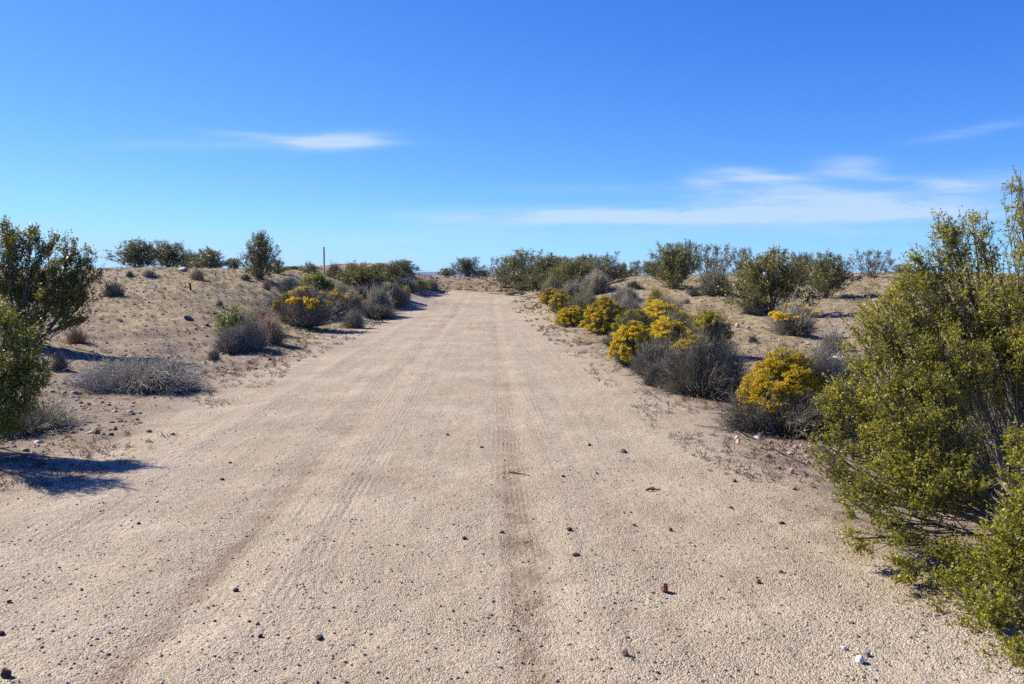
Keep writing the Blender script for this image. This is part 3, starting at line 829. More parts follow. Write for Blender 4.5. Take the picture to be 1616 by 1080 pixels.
GL = 'creosote bushes along the skyline'
GR = 'rabbitbrush along the right edge of the road'
GE = 'rabbitbrush along the left edge of the road'
GT = 'small dry tufts on the open ground'
GG = 'grey dry shrubs beside the road'
PL = [
    # left skyline and plateau
    ('dense0', 218, 428, 84, 377, 'wide dark creosote bush on the left skyline, leftmost of the row', GL, None, 40),
    ('creo1', 268, 428, 66, 382, 'open creosote bush overlapping the wide dark one on the left skyline', GL, None, 42),
    ('creo2', 332, 428, 66, 392, 'low creosote bush on the left skyline behind the pale rock', GL, None, 40),
    ('creo3', 368, 430, 30, 408, 'small thin creosote bush low on the left skyline beside the tallest one', GL, None, 44),
    ('creo4', 411, 440, 62, 368, 'tall upright creosote bush standing alone on the left skyline', GL, None, None),
    ('creo2', 438, 436, 30, 408, 'small olive bush at the right foot of the tall upright creosote', GL, None, 34),
    ('creo0', 490, 434, 34, 414, 'small round dark bush just left of the tall marker post', GL, None, 46),
    ('tan0', 528, 440, 34, 417, 'pale yellowish dry bush just right of the tall marker post', None, None, 40),
    ('creo2', 565, 438, 60, 415, 'spreading creosote bush between the marker post and the gap in the skyline', GL, None, 45),
    ('creo1', 600, 438, 50, 416, 'dark low creosote bush in the middle of the row right of the marker post', GL, None, 52),
    ('creo3', 636, 438, 48, 411, 'dark low creosote bush at the right end of the row beside the blue gap', GL, None, 55),
    ('green0', 500, 462, 56, 430, 'dense dark green rounded shrub on top of the left bank', None, None, None),
    ('dense1', 570, 458, 90, 418, 'broad olive green bush on the left bank above the flowering shrubs', None, None, None),
    ('grey0', 457, 464, 52, 440, 'low grey shrub on the bank left of the dark green shrub', GG, None, None),
    ('sage', 538, 476, 46, 451, 'pale grey green shrub on the bank behind the yellow flowers', None, None, None),
    ('grey1', 590, 470, 76, 446, 'long grey shrub along the top of the left bank under the broad olive bush', GG, None, None),
    ('tuft', 312, 443, 30, 424, 'pale tan tuft with a dark foot near the top of the left plateau', GT, None, None),
    ('dtuft', 205, 436, 16, 427, 'small dark tuft in front of the wide dark bush on the left skyline', GT, None, None),
    ('gtuft', 236, 437, 26, 424, 'thin grey tuft under the open creosote bush on the left skyline', GT, None, None),
    ('dtuft', 388, 441, 24, 432, 'small brown tuft left of the foot of the tall upright creosote', GT, None, None),
    ('tuft', 421, 457, 18, 441, 'thin tan tuft on the bank below the tall upright creosote', GT, None, None),
    ('dtuft', 180, 468, 46, 444, 'dark low twiggy clump right of the large creosote on the left slope', GT, None, None),
    ('tuft', 121, 543, 44, 516, 'pinkish tan tuft on the slope below the large left creosote', GT, None, None),
    ('dtuft', 96, 585, 36, 556, 'small dark twiggy clump left of the wide silver grey mat', GT, None, None),
    ('dtuft', 347, 484, 14, 473, 'tiny brown tuft on the slope above the small green shrub', GT, None, None),
    ('creo3', 464, 434, 30, 420, 'faint low bush on the skyline left of the small round dark one', GL, None, 52),
    ('creo4', 545, 436, 44, 420, 'low bush behind the pale yellowish one on the left skyline', GL, None, 56),
    ('creo4', 618, 440, 44, 418, 'low bush filling the row between the two dark low creosotes on the left', GL, None, 50),
    ('grey0', 640, 458, 44, 440, 'low brown scrub on the bank at the far left end of the road', GG, None, 52),
    ('grey2', 560, 474, 60, 452, 'brown grey scrub in the back row of the left bank', GG, None, None),
    ('creo2', 300, 428, 50, 398, 'low bush joining the two creosotes on the left skyline', GL, None, 45),
    # left roadside groups
    ('rab0', 485, 516, 104, 457, 'largest flowering shrub left of the road, yellow crown on dark grey twigs', GE, None, None),
    ('rab3', 449, 508, 44, 466, 'greenish yellow flowering shrub at the left end of the left roadside row', GE, None, None),
    ('rab5', 531, 504, 42, 461, 'grey shrub with few yellow flowers right of the largest one left of the road', GE, None, None),
    ('rab5', 556, 502, 52, 462, 'grey shrub with a small bright yellow top in the middle of the left roadside row', GE, None, None),
    ('grey1', 596, 496, 60, 456, 'bushy grey green shrub past the last bright yellow top on the left', GG, None, None),
    ('sage', 622, 484, 52, 450, 'olive grey shrub near the far end of the left roadside row', None, None, None),
    ('rab5', 640, 474, 22, 453, 'small far flowering shrub at the far end of the left roadside row', GE, None, None),
    ('grey1', 558, 518, 42, 490, 'small round silver grey shrub at the left edge of the road surface', GG, None, None),
    ('grey2', 590, 500, 90, 480, 'low dark grey shrub at the foot of the left roadside row', GG, None, None),
    ('tan0', 424, 542, 66, 500, 'pinkish tan shrub at the right of the small group on the left verge', None, None, None),
    ('tan0', 415, 520, 60, 486, 'pale tan shrub behind the pinkish one on the left verge', None, None, None),
    ('grey0', 395, 552, 66, 508, 'grey shrub in the middle of the small group on the left verge', GG, None, None),
    ('grey0', 366, 556, 66, 518, 'grey shrub at the left of the small group on the left verge', GG, None, None),
    ('green1', 368, 532, 54, 486, 'small green shrub standing behind the grey ones on the left verge', None, None, None),
    ('gtuft', 339, 570, 28, 549, 'small silver tuft in front of the small group on the left verge', GT, None, None),
    # end of the road
    ('green1', 660, 458, 32, 440, 'small green bush at the far left end of the road', None, None, None),
    ('grey0', 681, 458, 26, 442, 'small brown grey bush beside the small green one at the road end', GG, None, None),
    ('creo1', 738, 437, 50, 407, 'round creosote bush on top of the berm across the end of the road', GL, None, 66),
    ('creo2', 706, 438, 26, 423, 'small dark bush left of the round one on the end berm', GL, None, 67),
    ('creo2', 762, 438, 22, 426, 'tiny dark bush right of the round one on the end berm', GL, None, 67),
    ('creo1', 822, 460, 84, 398, 'tall spreading creosote bush at the far right corner of the road end', GL, None, None),
    ('sparse0', 795, 446, 50, 408, 'thin open creosote bush behind the right end of the berm', GL, None, 60),
    ('dense1', 905, 464, 80, 407, 'thick olive creosote bush right of the far end of the road', GL, None, None),
    ('creo0', 955, 450, 66, 402, 'grey green creosote bush behind the pale sand mound', GL, None, 44),
    ('sparse0', 1004, 440, 32, 413, 'small thin far bush alone in the gap above the pale sand mound', GL, None, 62),
    ('grey0', 940, 464, 62, 430, 'grey leafless shrub left of the pale sand mound', GG, None, None),
    ('sage', 872, 474, 48, 438, 'yellowish green shrub at the foot of the far right creosote', None, None, None),
    ('grey2', 815, 466, 42, 459, 'low flat grey twig mat at the far right end of the road', GG, None, None),
    ('creo4', 862, 452, 84, 406, 'broad dark creosote bush between the tall far one and the thick olive one', GL, None, 52),
    ('creo0', 880, 440, 60, 402, 'creosote bush at the back of the thicket right of the road end', GL, None, 60),
    ('creo3', 928, 446, 60, 404, 'creosote bush behind the grey leafless shrub', GL, None, 52),
    ('creo2', 980, 442, 44, 416, 'low bush right of the grey green creosote behind the sand mound', GL, None, 54),
    ('grey1', 905, 478, 56, 446, 'grey green scrub at the foot of the thick olive creosote', GG, None, None),
    ('creo1', 1030, 440, 44, 412, 'small bush left of the olive creosote with bare trunks', GL, None, 48),
    # right roadside rabbitbrush row
    ('rab2', 870, 482, 36, 455, 'farthest ochre flowering shrub right of the road', GR, None, None),
    ('rab2', 884, 494, 46, 461, 'second ochre flowering shrub from the far end of the right row', GR, None, None),
    ('sage', 925, 500, 60, 462, 'grey green shrub between the ochre flowering shrubs of the right row', None, None, None),
    ('rab1', 903, 516, 58, 484, 'small bright yellow flowering shrub nearest the road in the far right row', GR, 0, None),
    ('rab2', 957, 528, 78, 472, 'round orange yellow flowering shrub in the middle of the right row', GR, 0.2, None),
    ('grey1', 990, 506, 60, 468, 'grey shrub behind the round orange yellow one in the right row', GG, None, None),
    ('rab2', 1035, 500, 34, 459, 'small orange topped flowering shrub at the back of the right row', GR, None, None),
    ('rab4', 1048, 532, 104, 474, 'tall yellow flowering shrub at the back of the right row', GR, None, None),
    ('rab3', 1000, 545, 80, 492, 'olive flowering shrub behind the bright yellow one of the right row', GR, None, None),
    ('rab1', 997, 577, 78, 510, 'bright yellow flowering shrub bulging over the road in the right row', GR, 0.1, None),
    ('rab4', 1062, 572, 112, 500, 'large yellow and green flowering shrub in the middle of the right row', GR, None, None),
    ('rab3', 1118, 568, 84, 496, 'grey shrub with a lime yellow crown behind the big grey dome', GR, None, None),
    ('grey2', 1040, 592, 110, 540, 'dark grey twig shrub in the shade of the bright yellow ones', GG, None, None),
    ('rab1', 1092, 596, 84, 532, 'yellow flowering shrub leaning over the left of the big grey dome', GR, -0.2, None),
    ('grey2', 970, 545, 46, 525, 'small dark grey shrub at the foot of the round orange yellow one', GG, None, None),
    # mound and right plateau
    ('grey2', 988, 476, 52, 454, 'dark grey shrub lying on the pale sand mound', GG, None, None),
    ('dtuft', 1000, 455, 32, 443, 'small grey tuft on the top of the pale sand mound', GT, None, None),
    ('dense1', 1062, 456, 92, 385, 'olive creosote bush with bare trunks on the right plateau above the flowers', GL, None, None),
    ('sparse0', 1080, 446, 60, 384, 'thin creosote with one long arching stem behind the olive bush with bare trunks', GL, None, 37),
    ('sparse1', 1120, 446, 90, 388, 'thin see-through creosote bush right of the olive bush with bare trunks', GL, None, 39),
    ('rose', 1130, 466, 62, 428, 'brownish grey shrub with a green top at the left foot of the widest bush', None, None, None),
    ('dtuft', 1095, 467, 24, 455, 'small brown tuft right of the trunks of the olive bush', GT, None, None),
    ('gtuft', 1083, 480, 18, 469, 'small pale tuft in front of the olive bush with bare trunks', GT, None, None),
    ('sparse1', 1172, 440, 70, 393, 'thin creosote bush half hidden behind the widest bush on the right', GL, None, 42),
    ('dense1', 1216, 498, 134, 394, 'widest and densest creosote bush on the right plateau', GL, None, None),
    ('creo1', 1262, 462, 60, 400, 'narrow creosote bush between the two large ones on the right plateau', GL, None, 38),
    ('dense0', 1302, 471, 96, 397, 'rounded dark creosote with a fan of bare stems on the right plateau', GL, None, None),
    ('sparse1', 1375, 440, 84, 396, 'thin open creosote bush on the right skyline next to the rounded dark one', GL, None, 42),
    ('sparse0', 1420, 438, 40, 418, 'small thin bush on the right skyline beside the near creosote', GL, None, 50),
    ('rab0', 1252, 530, 92, 482, 'grey shrub with a yellow top standing alone on the right plateau', None, None, None),
    ('grey0', 1190, 497, 50, 470, 'low pale grey shrub at the foot of the widest bush', GG, None, None),
    ('gtuft', 1312, 557, 48, 520, 'pale silver twig shrub on the right plateau beside the near creosote', GT, None, None),
    ('dtuft', 1188, 541, 20, 529, 'tiny dark tuft on bare ground between the two yellow topped shrubs', GT, None, None),
]
for (tpl, px, base, w_px, top, label, grp, rot, dep) in PL:
    plant(tpl, px, base, w_px, top, label, grp, rot, dep)


def hero(name, label, cat, base, clumps, mat, wood, group=None, seed=1, extra=None, shrink=1.0, **kw):
    """a near bush whose leaf masses are given as pixel x, pixel y, depth, radius"""
    rng = np.random.default_rng(seed)
    b = np.array(base, float)
    clumps = [(q[0], q[1], q[2], q[3] * shrink) for q in clumps]
    b[2] = float(height(b[0], b[1])) - 0.02
    cl = []
    for (px, py, d, r) in clumps:
        p = at_depth(px, py, d) - b
        cl.append((p[0], p[1], max(p[2], r * 0.5), r))
    (bV, bF), (lV, lF) = grow(rng, np.zeros(3), cl, **kw)
    lV[:, 2] = np.maximum(lV[:, 2], 0.03)
    root = bpy.data.objects.new(name, None); COL.objects.link(root); root.location = b
    tag(root, label, cat, group)
    link('branches', mesh_np('branches', fix_ground(bV, 0.0), bF, [wood]), root)
    link('foliage', mesh_np('foliage', lV, lF, [mat]), root)
    if extra:
        extra(root, rng, cl)
    return root


def blossoms(root, rng, cl):
    cc = np.array([c[:3] for c in cl])
    for i in (38, 41, 44, 13, 27):
        P = cc[i % len(cc)][None] + rng.normal(size=(1, 3)) * 0.05
        fV, fF = puffs(P, rng, 0.012, 14, 0.007, 1)
        link('flower', mesh_np('blossom', fV, fF, [M_YEL]), root)


NEAR = [(1500, 388, 5.5, .2), (1535, 352, 5.6, .14), (1466, 412, 5.4, .16), (1497, 345, 5.5, .12), (1600, 455, 5.4, .14), (1612, 290, 5.2, .13), (1624, 338, 5.1, .15), (1612, 385, 5.1, .12), (1440, 425, 5.4, .12), (1560, 400, 5.6, .08),
        (1450, 475, 5.3, .3), (1385, 500, 5.2, .22), (1410, 455, 5.3, .17), (1530, 480, 5.2, .3), (1600, 500, 5.0, .28), (1365, 550, 5.2, .2), (1430, 560, 5.0, .28),
        (1510, 560, 4.9, .27), (1580, 560, 5.0, .22), (1345, 610, 5.1, .19), (1300, 628, 5.2, .1), (1400, 640, 4.9, .27), (1480, 630, 4.8, .25),
        (1340, 690, 5.0, .17), (1290, 700, 5.0, .1), (1420, 700, 4.7, .27), (1490, 690, 4.6, .22), (1385, 755, 4.6, .2), (1450, 765, 4.5, .24), (1310, 745, 4.8, .12),
        (1340, 790, 4.6, .12), (1350, 850, 4.4, .08), (1410, 830, 4.4, .13), (1520, 760, 4.4, .14), (1420, 900, 4.1, .1), (1450, 960, 3.9, .11), (1500, 930, 3.9, .14), (1480, 860, 4.2, .12),
        (1560, 900, 3.8, .15), (1600, 850, 3.8, .15), (1610, 790, 4.0, .12), (1560, 985, 3.6, .11), (1605, 950, 3.6, .12), (1590, 1035, 3.4, .09), (1535, 1030, 3.5, .07),
        (1605, 700, 4.3, .12), (1615, 750, 4.1, .12), (1570, 850, 4.0, .12), (1610, 900, 3.8, .13), (1572, 1050, 3.35, .12), (1610, 1065, 3.3, .13), (1592, 1092, 3.25, .12), (1500, 985, 3.75, .1), (1545, 960, 3.6, .12), (1630, 560, 4.8, .16), (1690, 420, 5.0, .25), (1720, 560, 4.8, .25), (1700, 290, 5.0, .2), (1780, 500, 4.8, .3), (1720, 930, 4.0, .2), (1850, 700, 4.6, .3)]
hero('creosote_bush', 'large near creosote bush with small bright olive leaves filling the right edge', 'bush', (3.45, 5.0, 0), NEAR, M_CREO, M_WOOD,
     seed=3, extra=blossoms, shrink=0.86, n_branch=21, n_twig=15, n_leaf=7, twig_len=0.085, leafL=0.0078, leafW=0.0048, r_limb=0.015, spread=0.1, sides=4, minr=0.0011, upb=0.3, bow=0.1, tw0=0.5)
hero('creosote_bush', 'large open creosote bush with tall stems behind the dense green one at the left edge', 'bush', (-8.9, 15.0, 0),
     [(25, 385, 15, .32), (70, 378, 15.2, .3), (118, 392, 15, .26), (0, 400, 15, .35), (10, 360, 15.3, .2), (140, 408, 15, .2), (150, 430, 14.8, .2), (100, 425, 14.7, .35), (55, 430, 15, .35),
      (115, 462, 14.5, .3), (140, 470, 14.5, .18), (75, 470, 14.3, .25), (105, 500, 14.2, .22), (60, 505, 14.3, .2), (130, 500, 14.3, .12), (0, 450, 15, .3), (20, 500, 14.5, .25), (-60, 400, 15, .4), (-70, 470, 15, .4), (-130, 430, 15, .4),
      (40, 470, 15, .25), (20, 445, 15, .28), (75, 452, 15, .25), (120, 442, 14.8, .22), (40, 520, 14.8, .2), (95, 480, 14.4, .2), (-20, 500, 14.6, .25), (-40, 365, 15, .25), (45, 360, 15.2, .15), (95, 372, 15.2, .13)],
     M_CREOM, M_WOOD, seed=8, shrink=0.88, n_branch=19, n_twig=12, n_leaf=6, tw0=0.45, twig_len=0.15, leafL=0.019, leafW=0.011, r_limb=0.022, spread=0.15, minr=0.002, sides=3)
hero('green_shrub', 'dense bright and dark green shrub at the left edge casting a shadow on the road', 'shrub', (-5.0, 7.45, 0),
     [(20, 520, 7.5, .16), (50, 540, 7.4, .15), (0, 500, 7.7, .18), (58, 572, 7.3, .14), (30, 580, 7.2, .2), (0, 580, 7.3, .25), (66, 600, 7.2, .09), (45, 630, 7.2, .15), (10, 645, 7.1, .2),
      (76, 575, 7.3, .07), (-50, 540, 7.5, .3), (-60, 620, 7.3, .3), (-110, 560, 7.7, .3), (-100, 640, 7.3, .25), (20, 670, 7.1, .1), (-150, 480, 7.6, .3), (-60, 460, 7.6, .25), (-90, 520, 7.0, .24), (-120, 470, 6.9, .24), (-75, 560, 6.8, .2), (-110, 420, 7.2, .2)],  # last clumps lie out of frame, added to broaden the shadow on the road
     M_GREEN, M_DARKW, seed=9, shrink=0.85, n_branch=24, n_twig=13, n_leaf=6, tw0=0.4, twig_len=0.14, leafL=0.011, leafW=0.005, r_limb=0.012, spread=0.12, minr=0.0014, upb=0.8)


def place_single(name, tpl_args, at_p, label, cat, group=None, rot=0.0, scale=(1, 1, 1)):
    t = tpl_args
    root = bpy.data.objects.new(name, None); COL.objects.link(root)
    root.location = at_p; root.rotation_euler = (0, 0, rot); root.scale = scale
    tag(root, label, cat, group)
    for pn, me in t['parts']:
        link(pn, me, root)
    return root


# big grey domes and the near flowering shrub on the right, finer twigs than the copied ones
p = ground(1108, 628); p[2] -= 0.02
place_single('grey_shrub', grey_template(401, 1.42, 0.76, 5000, 0.0026, M_TWIGD, wild=0.2), p + [0.11, 0.32, 0],
             'big dark grey leafless dome left of the nearest yellow flowering shrub', 'dry shrub', GG)
p = ground(1052, 612); p[2] -= 0.02
place_single('grey_shrub', grey_template(402, 0.85, 0.4, 2200, 0.0026, M_TWIGD, wild=0.2), p + [0, 0.15, 0],
             'low dark grey shrub at the road side of the big grey dome', 'dry shrub', GG)
p = ground(1235, 690); p[2] -= 0.02
place_single('rabbitbrush', rabbit_template(403, 1.0, 0.84, 2600, 0.0024, 0.95, 0.022, 11, 0.0085, M_OCH, M_TWIGD, top=0.24, nf=3800, off=(0, 0, 0), tilt=(-0.6, -0.5), lump=0.06), p + [0.17, 0.5, 0],
             'nearest and largest ochre yellow flowering shrub, rising from grey twigs', 'flowering shrub', GR)
place_single('grey_shrub', grey_template(404, 1.5, 0.5, 5200, 0.0026, M_TWIGD, wild=0.3), p + [0.12, 0.35, 0],
             'tangled grey shrub under the nearest yellow flowering shrub', 'dry shrub', GG)
p = ground(1320, 690); p[2] -= 0.02
place_single('grey_shrub', grey_template(405, 1.1, 0.85, 3600, 0.0026, M_TWIG, wild=0.34), p + [0.1, 0.5, 0],
             'pale tangled dead shrub between nearest flowering shrub and near creosote', 'dry shrub', GG)
p = ground(1560, 760); p[2] -= 0.02
place_single('grey_shrub', grey_template(406, 1.9, 1.1, 4200, 0.0030, M_TWIG, wild=0.3), p + [0.4, 0.6, 0],
             'pale dead shrub seen through the branches of the near creosote', 'dry shrub', GG)
p = ground(205, 622)
place_single('silver_shrub', grey_template(407, 2.1, 0.42, 3600, 0.0030, M_SILVER, sage=7000, wild=0.35, lsize=0.012, leafm=M_SILVL), p + [0, 0.45, -0.02],
             'wide low silver grey mat of a shrub on the left verge', 'shrub', GG, scale=(1, 0.7, 1))
p = ground(60, 690)
place_single('grey_shrub', grey_template(408, 1.3, 0.34, 1500, 0.0024, M_TWIG, wild=0.3), p + [-0.35, 0.35, -0.02],
             'low grey twigs around the foot of the dense green shrub', 'dry shrub', GG)


# ------------------------------------------------------------------ scattered stuff
def scatter_tufts(name, label, n, region, mat, hgt, seed, mask, blades=9, rad=0.0022):
    rng = np.random.default_rng(seed)
    x0, x1, y0, y1 = region
    X = x0 + (x1 - x0) * rng.random(n * 6); Y = y0 * (y1 / y0) ** rng.random(n * 6)
    k = mask(X, Y, rng.random(n * 6)); X, Y = X[k][:n], Y[k][:n]
    Z = height(X, Y)
    n = len(X)
    B = np.repeat(np.stack([X, Y, Z - 0.005], -1), blades, 0)
    m = len(B)
    d = rng.normal(size=(m, 3)); d[:, 2] = np.abs(d[:, 2]) * 0.9 + 0.35
    sc = np.repeat(hgt * (0.4 + 0.9 * rng.random(n)), blades)
    E = B + unit(d) * sc[:, None]
    B = B + rng.normal(size=(m, 3)) * [0.4, 0.4, 0] * sc[:, None]
    P = bezier(B, (B + E) / 2 + [0, 0, 0.01], E, 3)
    far = np.maximum(1.0, B[:, 1] / 12)[:, None]
    V, Fc = tubes(P, rad * far * np.array([[1, .8, .35]]), 3)
    tag(link(name, mesh_np(name, V, Fc, [mat])), label, kind='stuff')


offroad = lambda X, Y, r: (road_mask(X, Y) < 0.25) & (r < 0.25 + 1.3 * sstep(-0.05, 0.3, fbm(X + 50, Y * 0.6, 0.22, 3) + 0.12)) & (np.abs(X) < Y * 0.75 + 1)
scatter_tufts('dry_grass', 'short straw coloured dry grass over the open ground', 17000, (-40, 36, 9, 66), M_STRAW, 0.075, 21, offroad)
verge = lambda X, Y, r: (road_mask(X, Y) < 0.45) & (fbm(X, Y, 0.8, 3) > 0.02) & (np.abs(X) < Y * 0.75 + 1)
scatter_tufts('low_weeds', 'low olive brown weeds and seedlings on the verges', 2200, (-30, 28, 7, 45), M_MOSS, 0.045, 22, verge, blades=12)
scatter_tufts('twig_litter', 'dark brown twig litter scattered over the open ground', 10000, (-38, 34, 6, 72), M_LITTER, 0.055, 23,
              lambda X, Y, r: (road_mask(X, Y) < 0.5) & (np.abs(X) < Y * 0.75 + 1), blades=5, rad=0.003)


def stones(C, S, rng, up=0.55):
    """low faceted stones: 5 point rims with a shifted top point and a second ring"""
    n = len(C); k = 5
    a = (np.arange(k) * 2 * math.pi / k)[None] + rng.random((n, 1)) * 6.28 + rng.normal(size=(n, k)) * 0.2
    r0 = S[:, None] * (0.8 + 0.4 * rng.random((n, k))); r1 = r0 * (0.55 + 0.25 * rng.random((n, k)))
    el = 0.75 + 0.5 * rng.random((n, 1))
    h1 = (up * S * (0.6 + 0.5 * rng.random(n)))[:, None]
    ring0 = np.stack([np.cos(a) * r0 * el, np.sin(a) * r0, np.broadcast_to(-0.25 * S[:, None], (n, k))], -1)
    ring1 = np.stack([np.cos(a) * r1 * el, np.sin(a) * r1, h1 * (0.8 + 0.4 * rng.random((n, k)))], -1)
    top = np.stack([rng.normal(size=n) * 0.2 * S, rng.normal(size=n) * 0.2 * S, h1[:, 0] * 1.25], -1)[:, None]
    V = np.concatenate([ring0, ring1, top], 1) + C[:, None]
    b = (np.arange(n) * (2 * k + 1))[:, None, None]
    i = np.arange(k); j = (i + 1) % k
    f1 = np.stack([i, j, j + k], -1); f2 = np.stack([i, j + k, i + k], -1); f3 = np.stack([i + k, j + k, np.full(k, 2 * k)], -1)
    Fc = (np.concatenate([f1, f2, f3])[None] + b).reshape(-1, 3)
    return V.reshape(-1, 3), Fc


M_GRAVEL = plain_mat('mixed_gravel', [(0.0, (0.045, 0.032, 0.024)), (0.13, (0.16, 0.12, 0.085)), (0.22, (0.42, 0.335, 0.24)), (0.85, (0.52, 0.43, 0.32)), (1.0, (0.58, 0.52, 0.43))], 4, island=0.9)

M_RUB = plain_mat('bank_stones', [(0.0, (0.05, 0.038, 0.03)), (0.4, (0.14, 0.105, 0.078)), (0.75, (0.26, 0.205, 0.155)), (1.0, (0.42, 0.36, 0.3))], 4, island=0.9)
M_PEB = plain_mat('brown_pebbles', [(0.0, (0.035, 0.026, 0.02)), (0.4, (0.10, 0.072, 0.052)), (0.75, (0.2, 0.15, 0.11)), (1.0, (0.36, 0.3, 0.24))], 4, island=0.9)


def gravel(name, label, n, y0, y1, smin, smax, seed, mask=None, pw=2.5, mat=None):
    rng = np.random.default_rng(seed)
    Y = y0 * (y1 / y0) ** rng.random(n)
    X = (rng.random(n) * 2 - 1) * (Y * 0.68 + 0.3)
    if mask is not None:
        k = mask(X, Y); X, Y = X[k], Y[k]
    Z = height(X, Y)
    S = smin + (smax - smin) * rng.random(len(X)) ** pw
    V, Fc = stones(np.stack([X, Y, Z], -1), S, rng)
    tag(link(name, mesh_np(name, V, Fc, [mat or M_GRAVEL])), label, kind='stuff')


gravel('gravel', 'fine coarse sand grains and grit on the near road surface', 85000, 2.2, 11, 0.0015, 0.0052, 31)
gravel('pebbles', 'scattered small brown and grey pebbles over the road and verges', 22000, 2.3, 34, 0.0025, 0.011, 32, pw=2.6, mat=M_PEB)
gravel('stone_rubble', 'loose stones and clods scattered over the rough open ground', 24000, 7, 60, 0.008, 0.05, 33, mat=M_RUB, mask=lambda X, Y: road_mask(X, Y) < 0.3, pw=5)

scatter_tufts('berm_litter', 'brown twigs and dry weeds over the dirt berm at the end of the road', 260, (-9, 1, 58, 65), M_LITTER, 0.11, 24,
              lambda X, Y, r: Y > 58.3, blades=8, rad=0.004)
scatter_tufts('verge_litter', 'dark dead twigs lying along both road edges', 2600, (-9, 7, 6, 50), M_LITTER, 0.075, 25,
              lambda X, Y, r: (np.minimum(np.abs(X - roadL(Y)), np.abs(X - roadR(Y))) < 0.7) & (fbm(X, Y, 0.9, 2) > 0.0), blades=5, rad=0.0028)

# ------------------------------------------------------------------ single rocks
def rock_mat(name, a, b):
    return plain_mat(name, [(0.2, a), (0.8, b)], 30, bump=0.006, island=0.0)


RM = {'red': rock_mat('red_brown_rock', (0.16, 0.06, 0.035), (0.33, 0.15, 0.09)), 'brown': rock_mat('brown_rock', (0.14, 0.09, 0.06), (0.3, 0.21, 0.15)),
      'dark': rock_mat('dark_rock', (0.045, 0.036, 0.03), (0.13, 0.105, 0.085)), 'grey': rock_mat('grey_rock', (0.13, 0.12, 0.11), (0.3, 0.28, 0.26)),
      'white': rock_mat('white_quartz', (0.5, 0.48, 0.46), (0.78, 0.76, 0.74)), 'pink': rock_mat('pink_rock', (0.45, 0.27, 0.2), (0.62, 0.42, 0.33)),
      'pale': rock_mat('pale_rock', (0.4, 0.36, 0.32), (0.6, 0.55, 0.5))}
import bmesh
_rk = np.random.default_rng(55)


def rock(px, py, w_px, h_px, mat, label, flat=1.0, group='loose stones on the road', name='rock'):
    p = ground(px, py)
    d = p[1]
    w = 0.82 * w_px * d / F; h = 0.82 * h_px * d / F
    bm = bmesh.new()
    bmesh.ops.create_icosphere(bm, subdivisions=3, radius=1.0)
    # cut facets with a few random planes, then roughen
    cuts = [(unit(_rk.normal(size=3)), _rk.uniform(0.62, 0.85)) for _ in range(9)]
    sd_ = _rk.random() * 50
    for v in bm.verts:
        q = np.array(v.co)
        for n_, c_ in cuts:
            t_ = q @ n_
            if t_ > c_:
                q = q - n_ * (t_ - c_)
        q = q * (1 + 0.10 * float(fbm(np.array(q[0] * 1.3 + sd_), np.array(q[1] * 1.3 + q[2]), 1.6, 3)))
        v.co = (q[0] * w / 2 / 0.8, q[1] * w / 2 / 0.8 * 0.85, q[2] * h / 2 / 0.8 + h * 0.36)
    me = bpy.data.meshes.new(name)
    bm.to_mesh(me); bm.free()
    me.materials.append(RM[mat])
    o = link(name, me)
    o.location = (p[0], p[1], p[2] - 0.001); o.rotation_euler = (0, 0, _rk.random() * 6.28)
    tag(o, label, 'stone', group)
    return o


